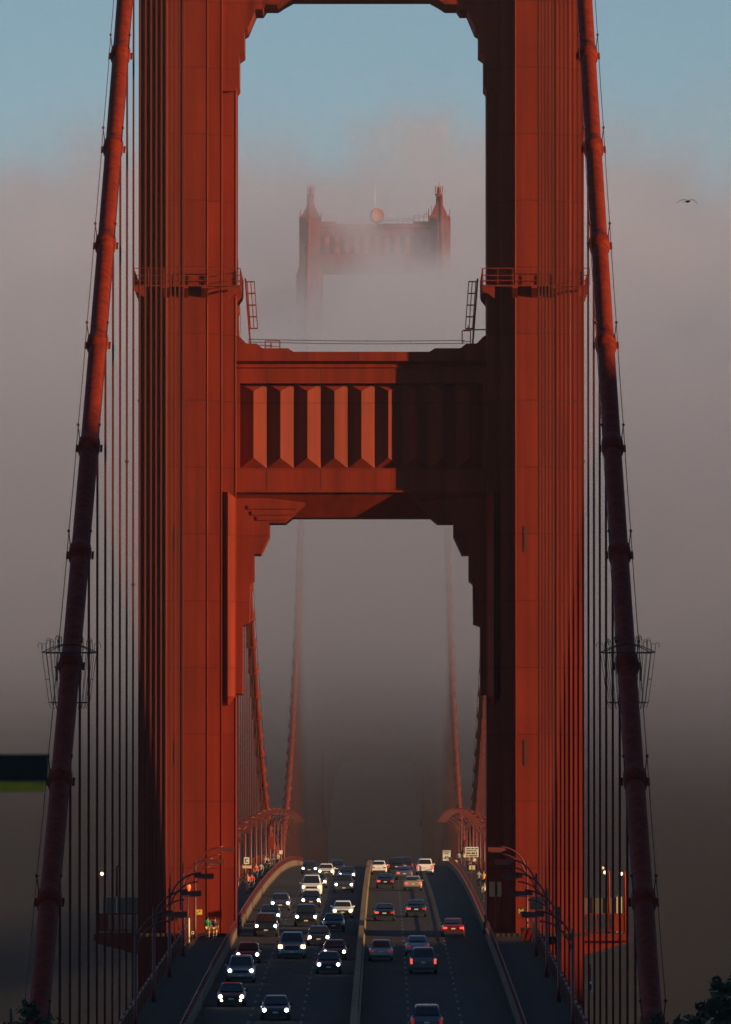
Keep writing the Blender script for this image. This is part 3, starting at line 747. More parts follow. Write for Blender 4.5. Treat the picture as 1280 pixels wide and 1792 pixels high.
def make_car(kind, col, X, D, toward, label, cat='car', lights='head', tl='tail', fog_=False, blink=None, rack=False):
    K = KIND[kind]; L_, W, H, hd, tk = K['L'], K['W'], K['H'], K['hood'], K['trunk']
    slope = math.atan((road_z(D + 2) - road_z(D - 2)) / 4)
    root = thing({'pickup': 'pickup_truck', 'van': 'van'}.get(kind, 'car'), label, cat, (X, D, road_z(D) + .004), 'traffic on the bridge road')
    # local frame: y = 0 front ... L rear when facing the viewer (front towards -y)
    root.rotation_euler = (slope if toward else -slope, 0, 0 if toward else math.pi)
    P = PT[col]; o = -L_ / 2
    rr = K['r']; sill = .24
    def ring(y, w_, zb, zt, tw):
        return [(-w_ * .92, y, zb), (w_ * .92, y, zb), (w_, y, zb + .16), (w_, y, (zb + zt) / 2 + .02), (w_ * .985, y, zt - .16), (tw, y, zt - .03), (tw * .82, y, zt), (-tw * .82, y, zt), (-tw, y, zt - .03), (-w_ * .985, y, zt - .16), (-w_, y, (zb + zt) / 2 + .02), (-w_, y, zb + .16)]
    st = [(0, .80, sill + .12, hd - .30), (.06, .88, sill, hd - .20), (.25, .95, sill - .02, hd - .10), (.7, .99, sill - .02, hd - .03), (K['ws'][0], 1.0, sill, hd + .03),
          (L_ * .5, 1.0, sill, (hd + tk) / 2 + .03), (K['rw'][1] if kind != 'pickup' else K['rw'][1] + .05, 1.0, sill, tk), (L_ - .35, .98, sill, tk - .01), (L_ - .07, .94, sill + .02, tk - .07), (L_, .86, sill + .12, tk - .2)]
    if kind in ('suv', 'van', 'hatch'): st[-4] = (K['rw'][0] - .1, 1.0, sill, tk)
    b = MB(); b.loft([ring(y + o, W * k, zb, zt, W * k * .90) for y, k, zb, zt in st])
    ca0, ca1, cb0, cb1 = K['ws'][0] + o, K['ws'][1] + o, K['rw'][0] + o, K['rw'][1] + o
    zb = hd - .06; wb_, wt_ = W * .90, W * .70
    rings = []
    for y, w_, z in ((ca0, wb_ * .96, hd + .0), (ca1, wt_, H - .04), (ca1 + .25, wt_ * 1.0, H), (cb0 - .25, wt_, H), (cb0, wt_ * .98, H - .05), (cb1, wb_ * .95, tk)):
        rings.append([(-wb_, y if z > hd + .1 else y, zb), (wb_, y, zb), (w_, y, z - .06 if z > hd + .1 else zb + .03), (w_ * .86, y, z if z > hd + .1 else zb + .06), (-w_ * .86, y, z if z > hd + .1 else zb + .06), (-w_, y, z - .06 if z > hd + .1 else zb + .03)])
    b.loft(rings)
    if kind == 'pickup': b.box(-W * .82, W * .82, cb1 + .1, L_ + o - .1, tk - .02, tk + .01)
    bo = b.build('body', P, root)
    bv = bo.modifiers.new('bevel', 'BEVEL'); bv.width = .03; bv.segments = 2; bv.limit_method = 'ANGLE'; bv.angle_limit = R(25)
    e = .018
    def quad(name, p, m): MB().add(p, [(0, 1, 2, 3)]).build(name, m, root, fix=False)
    n_ = Vector((0, -(H - hd), ca1 - ca0)).normalized() * e * 1.6
    ws_ = [(-wb_ * .88, ca0 + .06, hd + .07), (wb_ * .88, ca0 + .06, hd + .07), (wt_ * .90, ca1 - .03, H - .10), (-wt_ * .90, ca1 - .03, H - .10)]
    quad('windscreen', [tuple(Vector(v) + n_) for v in ws_], M['glass'])
    n_ = Vector((0, (H - tk), cb1 - cb0)).normalized() * e * 1.6
    rw_ = [(wb_ * .84, cb1 - .05, tk + .09), (-wb_ * .84, cb1 - .05, tk + .09), (-wt_ * .86, cb0 + .03, H - .12), (wt_ * .86, cb0 + .03, H - .12)]
    quad('rear_window', [tuple(Vector(v) + n_) for v in rw_], M['glass'])
    for sx in (-1, 1):
        t0 = .12; m_ = MB()
        vs = [(sx * (wb_ * .985 + e), ca0 + .42, hd + .06), (sx * (wb_ * .985 + e), cb1 - .35, tk + .06), (sx * (wt_ + .035 + e), cb0 - .02, H - .14), (sx * (wt_ + .035 + e), ca1 + .10, H - .14)]
        m_.add(vs, [(0, 1, 2, 3) if sx < 0 else (3, 2, 1, 0)]).build('side_window', M['glass'], root, fix=False)
        MB().loft([[(sx * (W * .93), ca0 + .25, hd + .02), (sx * (W * 1.12), ca0 + .28, hd + .04), (sx * (W * 1.12), ca0 + .28, hd + .17), (sx * (W * .95), ca0 + .25, hd + .13)],
                   [(sx * (W * .93), ca0 + .38, hd + .02), (sx * (W * 1.10), ca0 + .36, hd + .05), (sx * (W * 1.10), ca0 + .36, hd + .16), (sx * (W * .95), ca0 + .38, hd + .12)]]).build('mirror', P if kind != 'pickup' else M['black'], root)
        for yy in (o + L_ * .19, o + L_ * .80):
            w_ = thing('wheel', None, None, (sx * (W - .11), yy, rr)); w_.parent = root
            tt = MB(); tt.lathe([(rr * .62, -.11), (rr * .95, -.11), (rr, -.07), (rr, .07), (rr * .95, .11), (rr * .62, .11)], (0, 0, 0), 18, 'x'); tt.build('tyre', M['rubber'], w_)
            q = MB(); q.lathe([(rr * .2, -.06), (rr * .63, -.09), (rr * .63, .09), (rr * .2, .06)], (0, 0, 0), 12, 'x'); q.build('rim', M['rim'], w_)
        # lamps
        hl = {'head': M['head'], 'cold': M['headb'], 'warm': M['heady'], 'off': M['rim']}[lights] if toward else M['rim']
        hz = hd - .24; big = .14 if kind == 'pickup' else .11
        h = MB(); yy = o + .02
        if kind == 'pickup': h.box(sx * (W * .82) - .14, sx * (W * .82) + .14, yy - .03, yy + .1, hz - .12, hz + .10)
        else: h.lathe([(.02, -.05), (big, -.03), (big * 1.1, .12)], (sx * W * .74, yy, hz), 12, 'y')
        h.build('headlight', hl, root)
        if fog_:
            h = MB(); h.lathe([(.02, -.04), (.075, -.03), (.08, .08)], (sx * W * .66, o - .01, .42), 10, 'y'); h.build('fog_lamp', M['heady'], root)
        tm = M['brake' if tl == 'one' else tl]
        if tl == 'one': tm = M['brake'] if sx > 0 else M['tail']
        h = MB(); yb_ = o + L_
        if kind in ('suv', 'van', 'pickup'): h.box(sx * W * .84 - .08, sx * W * .84 + .08, yb_ - .12, yb_ + .03, tk - .42, tk - .06)
        else: h.box(sx * W * .72 - .17, sx * W * .72 + .15, yb_ - .14, yb_ + .02, tk - .34, tk - .18)
        h.build('tail_light', tm, root)
    if blink:
        h = MB(); bx_ = blink * W * .88; h.box(bx_ - .06, bx_ + .06, o - .02, o + .06, hd - .42, hd - .34); h.build('turn_signal', M['amber'], root)
    g = MB(); g.box(-W * .52, W * .52, o - .015, o + .05, hd - .40 if kind != 'pickup' else hd - .5, hd - .20)
    for i in range(4): g.box(-W * .5, W * .5, o - .03, o, hd - .38 + i * .045, hd - .365 + i * .045)
    g.build('grille', M['black'], root)
    g = MB(); g.box(-W * .8, W * .8, o - .02, o + .12, sill + .02, sill + .2); g.build('bumper_trim', M['black'], root); g = MB(); g.box(-W * .8, W * .8, o + L_ - .12, o + L_ + .02, sill + .02, sill + .2); g.build('bumper_trim', M['black'], root)
    for yy, zz in ((o - .045, sill + .22), (o + L_ + .025, tk - .36 if kind != 'pickup' else .6)):
        g = MB(); g.box(-.16, .16, yy - .006 if yy < 0 else yy, yy if yy < 0 else yy + .006, zz, zz + .10); g.build('number_plate', M['plate'], root)
    if rack:
        g = MB()
        for sx in (-1, 1): g.bar((sx * wt_ * .86, ca1 + .3, H + .06), (sx * wt_ * .86, cb0 - .2, H + .06), .045)
        for yy in (ca1 + .5, cb0 - .5): g.bar((-wt_ * .86, yy, H + .06), (wt_ * .86, yy, H + .06), .04)
        g.build('roof_rack', M['black'], root)
    return root
def lane(xp, yb, toward, L_=4.7):
    D = road_at(yb) ; X = CAMX + (xp - 670.7) * D / 17300
    return X, D + L_ / 2
CARS = [
 # x, y bottom, kind, paint, facing, label, options
 (541.5, 1530, 'sedan', 'black', 1, 'small dark oncoming car at the crest, leftmost with headlights on', dict(lights='cold')),
 (571, 1535, 'sedan', 'white', 1, 'white oncoming car near the crest with a yellowish glow', dict(lights='warm', cat='car')),
 (590, 1528, 'sedan', 'black', 1, 'dark oncoming car at the crest half behind the white one', dict(lights='head', blink=-1)),
 (607.5, 1541, 'sedan', 'navy', 1, 'dark oncoming car beside the median near the crest with bluish headlights', dict(lights='cold', blink=1)),
 (557, 1554, 'sedan', 'grey', 1, 'grey oncoming car half hidden behind the white van', dict(lights='warm')),
 (545.5, 1569, 'van', 'white', 1, 'white boxy van with one orange headlight in the middle oncoming lane', dict(cat='van', lights='warm', blink=1)),
 (602, 1563, 'suv', 'grey', 1, 'grey-roofed oncoming sport utility car just left of the median', dict(lights='head')),
 (544.5, 1588, 'sedan', 'black', 1, 'black oncoming car tucked right in front of the white van', dict(lights='head')),
 (491, 1594, 'hatch', 'grey', 1, 'grey oncoming car with both headlights on in the left oncoming lane', dict(lights='head')),
 (600, 1607, 'sedan', 'white', 1, 'white oncoming saloon close to the median barrier', dict(lights='warm')),
 (473, 1615, 'sedan', 'black', 1, 'black oncoming car second in the left lane with white headlights', dict(lights='head')),
 (536, 1622, 'suv', 'black', 1, 'large black oncoming sport utility car in the middle lane', dict(lights='head', cat='car')),
 (584, 1631, 'sedan', 'black', 1, 'unlit black oncoming saloon behind the white saloon', dict(lights='off')),
 (466, 1639, 'suv', 'black', 1, 'black oncoming car with bluish headlights third in the left lane', dict(lights='cold')),
 (558, 1655, 'sedan', 'black', 1, 'dark oncoming saloon beside the silver pickup', dict(lights='head', blink=-1)),
 (511, 1678, 'pickup', 'silver', 1, 'silver oncoming pickup truck with square bright headlights', dict(cat='pickup truck', lights='warm')),
 (586, 1681, 'sedan', 'black', 1, 'dark oncoming car right behind the one with upright blue lights', dict(lights='warm')),
 (575.5, 1705, 'hatch', 'navy', 1, 'dark oncoming car with narrow bluish headlights near the median', dict(lights='cold')),
 (421.7, 1720, 'suv', 'silver', 1, 'silver oncoming sport utility car at the left parapet', dict(lights='head', cat='car')),
 (434, 1686, 'sedan', 'black', 1, 'dark oncoming car following the silver sport utility car', dict(lights='head')),
 (405, 1762, 'sedan', 'black', 1, 'nearly black oncoming car with headlights and yellow fog lamps', dict(lights='head', fog_=True)),
 (482.5, 1786, 'sedan', 'navy', 1, 'black oncoming car at the bottom edge with two bluish headlights', dict(lights='cold')),
 (663.7, 1530, 'hatch', 'white', 0, 'white car driving away, first beside the median at the crest', dict()),
 (674.5, 1555, 'sedan', 'black', 0, 'dark departing car with an orange lamp on its right', dict(tl='one')),
 (694, 1529, 'suv', 'black', 0, 'dark departing sport utility car at the crest, left of two', dict()),
 (709, 1527, 'suv', 'navy', 0, 'dark departing sport utility car at the crest, right of two', dict()),
 (708, 1540, 'sedan', 'steel', 0, 'blue-grey departing car with a bright red brake lamp', dict(tl='one')),
 (723, 1559, 'sedan', 'champ', 0, 'champagne departing saloon lit by the sun', dict(tl='brake')),
 (744, 1531, 'suv', 'white', 0, 'white departing sport utility car at the crest on the right', dict(tl='brake')),
 (673, 1612, 'sedan', 'black', 0, 'black departing saloon with a pale number plate beside the median', dict(tl='one')),
 (728.7, 1605, 'sedan', 'navy', 0, 'dark departing saloon in the middle lane with red tail lights', dict(tl='one')),
 (793.5, 1640, 'sedan', 'red', 0, 'dark red departing car in deep shade in the right lane', dict(tl='brake')),
 (667, 1682, 'hatch', 'silver', 0, 'silver departing hatchback near the median in the foreground shade', dict()),
 (730.5, 1673, 'sedan', 'silver', 0, 'silver departing saloon partly hidden by the car behind it', dict()),
 (741, 1704, 'suv', 'grey', 0, 'grey departing sport utility car with two red tail lights', dict(tl='brake')),
 (747, 1826, 'suv', 'grey', 0, 'dark roof of the nearest departing car cut by the bottom edge', dict()),
]
for xp, yb, kd, col, tw, lab, kw in CARS:
    X, D = lane(xp, yb, tw, KIND[kd]['L'])
    if yb > 1797: D = 577; X = CAMX + (xp - 670.7) * D / 17300
    make_car(kd, col, X, D, bool(tw), lab, **kw)
# ------------------------------------------------------------------ people
def skin_mesh(name, chains, levels=1):
    """one continuous skinned surface from chains of joints: {id: (pos, radius)}, edges"""
    pts, edges, root = chains
    me = bpy.data.meshes.new(name); ids = list(pts); ix = {k: i for i, k in enumerate(ids)}
    me.from_pydata([pts[k][0] for k in ids], [(ix[a], ix[b]) for a, b in edges], [])
    o = bpy.data.objects.new(name, me); COL.objects.link(o)
    sk = o.modifiers.new('skin', 'SKIN'); sk.use_smooth_shade = True
    for k in ids:
        r_ = pts[k][1]; r_ = (r_, r_) if not isinstance(r_, tuple) else r_
        me.skin_vertices[0].data[ix[k]].radius = r_
    for k in ids: me.skin_vertices[0].data[ix[k]].use_root = (k == root)
    sb = o.modifiers.new('sub', 'SUBSURF'); sb.levels = levels; sb.render_levels = levels
    dg = bpy.context.evaluated_depsgraph_get(); m2 = bpy.data.meshes.new_from_object(o.evaluated_get(dg))
    COL.objects.unlink(o); bpy.data.objects.remove(o)
    return m2
def figure(stride, arm):
    """standing or walking adult, 1.75 m, facing -y; stride = step length, arm = swing"""
    P = {}; E = []
    def c(*ks):
        for a, b in zip(ks, ks[1:]): E.append((a, b))
    P['pel'] = ((0, 0, .95), (.15, .11)); P['wai'] = ((0, 0, 1.12), (.13, .095)); P['che'] = ((0, -.01, 1.32), (.16, .11)); P['nk0'] = ((0, 0, 1.47), (.07, .065))
    P['nk1'] = ((0, -.005, 1.53), (.055, .055)); P['hd0'] = ((0, -.02, 1.60), (.075, .085)); P['hd1'] = ((0, -.015, 1.67), (.082, .098)); P['hd2'] = ((0, 0, 1.74), (.06, .07)); P['nos'] = ((0, -.118, 1.645), .014)
    c('pel', 'wai', 'che', 'nk0', 'nk1', 'hd0', 'hd1', 'hd2'); c('hd0', 'nos')
    for s, q in ((-1, 'l'), (1, 'r')):
        f = s * stride / 2; a = -s * arm
        P[q + 'hip'] = ((s * .10, 0, .90), .088); P[q + 'kne'] = ((s * .105, -f * .6 - .03, .50), .058); P[q + 'clf'] = ((s * .105, -f * .75 + .02, .34), .056)
        P[q + 'ank'] = ((s * .105, -f + .02, .09), .040); P[q + 'toe'] = ((s * .12, -f - .15, .035), (.045, .03))
        c('pel', q + 'hip', q + 'kne', q + 'clf', q + 'ank', q + 'toe')
        P[q + 'sho'] = ((s * .185, 0, 1.40), .062); P[q + 'elb'] = ((s * .235, a * .45 + .02, 1.12), .043); P[q + 'wri'] = ((s * .245, a - .05, .87), .028); P[q + 'pal'] = ((s * .245, a - .075, .80), (.018, .038))
        c('che', q + 'sho', q + 'elb', q + 'wri', q + 'pal')
        for i, (dy, ln) in enumerate(((-.030, .070), (-.010, .080), (.010, .074), (.028, .058))):
            k = q + 'f%d' % i; P[k + 'a'] = ((s * .243, a - .078 + dy, .765), .0095); P[k + 'b'] = ((s * .232, a - .082 + dy, .765 - ln * .55), .0085); P[k + 'c'] = ((s * .215, a - .080 + dy, .765 - ln), .007)
            c(q + 'pal', k + 'a', k + 'b', k + 'c')
        P[q + 'ta'] = ((s * .225, a - .115, .80), .0105); P[q + 'tb'] = ((s * .215, a - .125, .765), .009); c(q + 'wri', q + 'ta', q + 'tb')
    return P, E
def sub(P, E, keep, grow):
    return {k: (P[k][0], (P[k][1] + grow if not isinstance(P[k][1], tuple) else tuple(x + grow for x in P[k][1]))) for k in keep}, [(a, b) for a, b in E if a in keep and b in keep]
def hair_mb():
    h = MB(); rg = []
    for i, (r_, z) in enumerate(((.098, 1.60), (.106, 1.66), (.098, 1.72), (.070, 1.765), (.02, 1.785))):
        rg.append([(r_ * .9 * math.cos(t), .018 + r_ * 1.05 * math.sin(t), z + (.03 if math.sin(t) < -.3 and i < 2 else 0)) for t in [k * 2 * math.pi / 14 for k in range(14)]])
    h.loft(rg, True, True); return h
BODY = {}
for nm, st_, ar_ in (('walk', .55, .16), ('stand', .08, .02), ('stroll', -.4, -.12)):
    P, E = figure(st_, ar_)
    top = ['pel', 'wai', 'che', 'nk0', 'lsho', 'lelb', 'rsho', 'relb']
    tr = ['pel', 'lhip', 'lkne', 'lclf', 'lank', 'rhip', 'rkne', 'rclf', 'rank']; sh = ['pel', 'lhip', 'lkne', 'rhip', 'rkne']
    b_ = skin_mesh('body', (P, E, 'pel'), 1)
    t_ = skin_mesh('top', (*sub(P, E, top, .018), 'pel'), 1)
    l_ = skin_mesh('trousers', (*sub(P, E, tr, .016), 'pel'), 1); s_ = skin_mesh('shorts', (*sub(P, E, sh, .022), 'pel'), 1)
    for me in (b_, t_, l_, s_): me.materials.clear(); me.materials.append(M['skin'])
    BODY[nm] = (b_, t_, l_, s_)
HAIR = hair_mb().build('hair', M['black']); HME = HAIR.data; COL.objects.unlink(HAIR); bpy.data.objects.remove(HAIR)
CLO = {}
def cloth(c):
    if c not in CLO: CLO[c] = mat('cloth_%d' % len(CLO), c, .85)
    return CLO[c]
def mobj(name, me, m, parent):
    o = bpy.data.objects.new(name, me); COL.objects.link(o); o.parent = parent
    o.material_slots[0].link = 'OBJECT'; o.material_slots[0].material = m; return o
def person(X, y, rz, pose, top, leg, label, shorts=False, hair=(.02, .015, .01), pack=None, sc=1.0, vest=False, group='people walking on the pavements'):
    root = thing('person', label, 'person', (X, y, road_z(y) + .15), group, rz); root.scale = (sc,) * 3
    b_, t_, l_, s_ = BODY[pose]
    mobj('body', b_, M['skin'], root); mobj('shirt' if not vest else 'vest', t_, cloth(top) if not vest else M['hivis'], root)
    mobj('shorts' if shorts else 'trousers', s_ if shorts else l_, cloth(leg), root); mobj('hair', HME, cloth(hair), root)
    if pack:
        p = MB(); p.loft([[(-.14, .10, 1.08), (.14, .10, 1.08), (.14, .27, 1.10), (-.14, .27, 1.10)], [(-.15, .10, 1.3), (.15, .10, 1.3), (.15, .29, 1.28), (-.15, .29, 1.28)], [(-.11, .09, 1.46), (.11, .09, 1.46), (.10, .2, 1.45), (-.10, .2, 1.45)]])
        p.build('backpack', cloth(pack), root)
    return root
def at_px(xp, X):
    return 17300 * (X - CAMX) / (xp - 670.7)
# the two in front of the left leg
person(px(364, 0, 757)[0], 757, math.pi, 'walk', (.01, .30, .08), (.62, .42, .12), 'person in a bright green top and pale shorts before the left tower leg', shorts=True)
person(px(376.5, 0, 755)[0], 755, math.pi, 'stand', (.03, .022, .02), (.55, .36, .10), 'person in a dark top and tan shorts beside the one in green', shorts=True)
D_, G_ = (.03, .03, .035), (.10, .10, .11)
for xp, X, rz, pose, top, leg, lab, kw in (
    (413.5, -12.1, 0, 'walk', (.04, .04, .05), (.03, .03, .04), 'person in dark clothes at the edge of the left tower leg', {}),
    (433.5, -11.2, 0, 'stand', (.55, .22, .10), (.06, .08, .12), 'person in an orange-brown top and jeans on the left pavement', {}),
    (441, -10.8, math.pi, 'walk', (.60, .03, .04), (.04, .04, .05), 'person in a red top walking away on the left pavement', {}),
    (448.5, -11.4, 0, 'stroll', (.65, .02, .03), (.12, .12, .12), 'person in a red jacket beyond the other red top on the left pavement', {}),
    (457, -11.0, math.pi, 'walk', (.30, .30, .26), (.05, .05, .06), 'person in a pale grey top on the left pavement', {}),
    (464.5, -11.6, 0, 'walk', (.45, .42, .32), (.05, .05, .06), 'person in a cream top farther along the left pavement', {}),
    (470, -11.0, 0, 'stand', D_, D_, 'person in black where the left pavement narrows with distance', {}),
    (478, -11.5, math.pi, 'stroll', (.05, .05, .09), G_, 'person in navy among the farthest walkers on the left', {}),
    (486, -11.0, 0, 'walk', (.45, .38, .22), D_, 'person in a tan top among the farthest walkers on the left', {}),
    (846.5, 11.4, 0, 'walk', (.9, .4, .05), (.05, .05, .06), 'person in an orange high-visibility vest on the right pavement', dict(vest=True)),
    (848, 10.8, 0, 'stroll', (.55, .55, .55), (.06, .06, .07), 'person in a pale top below the one in orange on the right pavement', {}),
    (838, 11.0, math.pi, 'walk', (.25, .25, .25), D_, 'person in a grey top on the right pavement', {}),
    (829, 11.9, 0, 'stand', (.60, .55, .42), (.04, .04, .05), 'person in a cream jacket near the cream board on the right', {}),
    (821, 11.2, 0, 'walk', (.06, .06, .08), D_, 'person in dark clothes left of the cream board on the right pavement', {}),
    (812, 11.7, 0, 'stand', (.45, .42, .30), G_, 'person in a yellowish top by the farther lamp on the right pavement', {}),
    (803, 11.2, math.pi, 'walk', (.30, .28, .25), D_, 'farthest person on the right pavement in a light top', {}),
):
    person(X, at_px(xp, X), rz, pose, top, leg, lab, **kw)
# ------------------------------------------------------------------ signs
def sign(name, label, X, y, zc_, w_, h_, m, post=True, pm=None, group=None, ry=0):
    root = thing(name, label, 'sign', (X, y, road_z(y) + .15), group); z0 = zc_ - road_z(y) - .15
    p = MB(); p.box(-w_ / 2, w_ / 2, -.02, .02, z0 - h_ / 2, z0 + h_ / 2); p.build('panel', m, root)
    if post: q = MB(); q.box(-.04, .04, .025, .09, 0, z0 + h_ / 2 - .02); q.build('post', pm or M['rail'], root)
    return root, z0
X, z = px(782, 1497, 1210)
r_, z0 = sign('speed_sign', 'white speed limit sign reading 45 above the right pavement', X, 1210, z, .95, 1.28, M['white'])
text_obj('lettering', 'SPEED\nLIMIT', .30, M['ink'], r_, (0, -.035, z0 + .36)); text_obj('lettering', '45', .62, M['ink'], r_, (0, -.035, z0 - .28))
X, z = px(826, 1491, 960)
r_, z0 = sign('notice_board', 'wide white notice board with rows of dark lettering high over the right pavement', X, 960, z, 1.28, .98, M['white'])
q = MB()
random.seed(4)
for row, (zz, hh) in enumerate(((.33, .12), (.13, .12), (-.12, .2), (-.36, .14))):
    x = -.54
    while x < .48:
        w_ = random.uniform(.05, .16)
        q.box(x, x + w_, -.028, -.022, z0 + zz - hh / 2, z0 + zz + hh / 2); x += w_ + random.choice((.03, .03, .09))
tag(q.build('lettering', M['ink'], r_), kind='stuff')
for xp, yp, D, w_, h_, lab in ((432, 1506, 930, .5, .62, 'small square white sign above a cream board on the left pavement'), (826.5, 1518, 1000, .62, .42, 'low cream board among the people on the right pavement'),
                          (433, 1517, 925, .85, .26, 'long low cream board among the people on the left pavement'), (492, 1491.5, 1200, .4, .45, 'tiny white sign far along the left pavement'),
                          (798, 1508, 1130, .35, .4, 'small pale yellow plate on the right pavement beyond the speed sign')):
    X, z = px(xp, yp, D); r_, z0 = sign('small_sign', lab, X, D, z, w_, h_, M['white'] if 'white' in lab else M['cream'])
    if h_ > .5:
        q = MB(); q.box(-.14, .14, -.03, -.022, z0 - .18, z0 - .1); q.box(-.14, -.06, -.03, -.022, z0 - .1, z0 + .18); q.box(-.06, .14, -.03, -.022, z0 + .1, z0 + .18); q.build('lettering', M['ink'], r_)
X, z = px(912, 1595, 767.6); r_, z0 = sign('yellow_sign', 'dark red sign with a yellow letter M on the right tower leg', X + .05, 767.6, z, .60, .55, M['dark'], False)
text_obj('lettering', 'M', .55, M['yellow'], r_, (-.06, -.035, z0))
X, z = px(348, 1596, 767.6); r_, z0 = sign('yellow_plate', 'small rectangular yellow sign with a dark diagonal mark on the left tower leg', X, 767.6, z, .58, .40, M['yellow'], False)
q = MB(); q.bar((-.15, -.03, z0 - .1), (.15, -.03, z0 + .1), .03); q.box(.02, .2, -.03, -.022, z0 + .08, z0 + .12); q.build('lettering', M['ink'], r_)
X, z = px(939, 1580, 735); r_, z0 = sign('road_sign', 'blank blue-grey sign seen against the suspender ropes beside the right leg', X, 735, z, 1.0, .95, M['bluegrey'])
X, z = px(867, 1556, 762); r_, z0 = sign('dark_sign', 'dark purplish sign panel in the shade by the right tower leg', X, 762, z, .95, 1.15, mat('dark_purple_sign', (.012, .010, .012), .8))
X, z = px(475.5, 1476, 1150); r_, z0 = sign('red_panel', 'dull red panel on a post among the suspenders on the left', X, 1150, z, .62, 1.3, M['red'])
X, z = px(338, 1632, 745); r_, z0 = sign('tiny_sign', 'tiny white square plate low on a pole left of the two walkers', X, 745, z, .2, .22, M['white'], True)
q = MB(); q.box(-.05, .05, -.03, -.022, z0 - .05, z0 + .05); q.build('lettering', M['ink'], r_)
X, z = px(1033, 1727, 700); r_ = thing('oval_sign', 'upright white oval plate hanging under the right platform', 'sign', (X, 700, z))
q = MB(); q.lathe([(0, -.02), (.3, -.02), (.3, .02), (0, .02)], (0, 0, 0), 18, 'y'); p = q.build('plate', M['white'], r_); p.scale = (.55, 1, 1.35)
q = MB(); q.lathe([(.18, -.03), (.2, -.035), (.2, -.02), (.12, -.02)], (0, 0, 0), 14, 'y'); p = q.build('lettering', M['red'], r_); p.scale = (.5, 1, 1.2)
q = MB(); q.box(-.03, .03, .02, .06, -.35, 1.6); q.build('bracket', M['red'], r_)
# orange horn and pale poles beside the left leg
X, z = px(329, 1556, 748); r_ = thing('warning_horn', 'orange cone-shaped warning horn on a dark pole by the left tower leg', 'horn', (X, 748, road_z(748) + .15)); zz = z - road_z(748) - .15
q = MB(); q.tube([(0, .1, 0), (0, .1, zz)], .06, 8); q.build('pole', M['dark'], r_)
q = MB(); q.lathe([(.03, -.55), (.10, -.35), (.23, .05), (.26, .22), (.20, .36), (.02, .42)], (0, -.1, zz), 16); q.build('horn', M['orange'], r_)
for xp, D, h, lab in ((321.5, 741, 2.1, 'pale cream bollard pole at the corner of the left tower leg'), (331, 747, 1.9, 'second cream pole just right of the taller one on the left')):
    X, z = px(xp, 0, D); r_ = thing('pale_pole', lab, 'pole', (X, D, road_z(D) + .15)); q = MB(); q.tube([(0, 0, 0), (0, 0, h)], .085, 8); q.build('shaft', M['cream'], r_); q = MB(); q.tube([(0, 0, -.1), (0, 0, .06)], .16, 10); q.build('base', M['conc'], r_)
X, z = px(922, 1630, 752); r_ = thing('litter_bin', 'squat dull red bin at the foot of the right tower leg', 'bin', (X, 752, road_z(752) + .15))
q = MB(); q.loft([[(a * .34, b * .34, 0) for a, b in ((-1, -1), (1, -1), (1, 1), (-1, 1))], [(a * .46, b * .46, .95) for a, b in ((-1, -1), (1, -1), (1, 1), (-1, 1))]]); q.build('bucket', M['red'], r_)
q = MB(); q.box(-.5, .5, -.5, .5, .96, 1.04); q.build('lid', M['dark'], r_)

# ------------------------------------------------------------------ gull
X, z = px(1205, 351, 450); r_ = thing('gull', 'dark gull gliding in the fog at the upper right', 'bird', (X, 450, z), None, R(20))
b = MB(); b.loft([[(r__ * math.cos(t) , yy, r__ * math.sin(t) * .9) for t in [k * math.pi / 4 for k in range(8)]] for yy, r__ in ((-.27, .012), (-.22, .035), (-.12, .06), (.05, .065), (.18, .035), (.27, .02))], True, True)
for s in (-1, 1):
    pts = [(0, 0, .03), (.14, -.03, .09), (.28, -.02, .075), (.42, .03, -.01), (.52, .09, -.10)]; ch = [.13, .12, .11, .07, .012]
    b.loft([[(s * x, y - c / 2, z_ - .005), (s * x, y, z_ + .012), (s * x, y + c / 2, z_), (s * x, y, z_ - .01)] for (x, y, z_), c in zip(pts, ch)], True, True)
b.loft([[(-.03, .25, 0), (.03, .25, 0), (.03, .25, .012), (-.03, .25, .012)], [(-.08, .38, 0), (.08, .38, 0), (.08, .38, .01), (-.08, .38, .01)]])
b.build('body', M['gull'], r_, fix=True)
q = MB(); q.lathe([(.012, -.34), (.004, -.36)], (0, 0, -.005), 6, 'y'); q.tube([(0, -.26, 0), (0, -.33, -.008)], [.016, .006], 6); q.build('beak', M['yellow'], r_)

# ------------------------------------------------------------------ board close to the viewer at the left edge
X1, zt = px(85, 1320, 62); _, zm = px(0, 1368, 62); X2, zb_ = px(80, 1386, 62)
X0 = X1 - .62
r_ = thing('edge_board', 'blurred dark board with a yellow-green strip below it at the left edge', 'sign', (X0, 62, 0))
q = MB(); q.box(0, X1 - X0, -.02, .02, zm, zt); q.build('board', M['board'], r_)
q = MB(); q.box(0, X2 - X0, -.012, .012, zb_, zm - .002); q.build('strip', M['lime'], r_)
q = MB(); q.box(.05, .11, .022, .08, ground_z(X0, 62) - .2, zt + .05); q.build('post', M['dark'], r_)

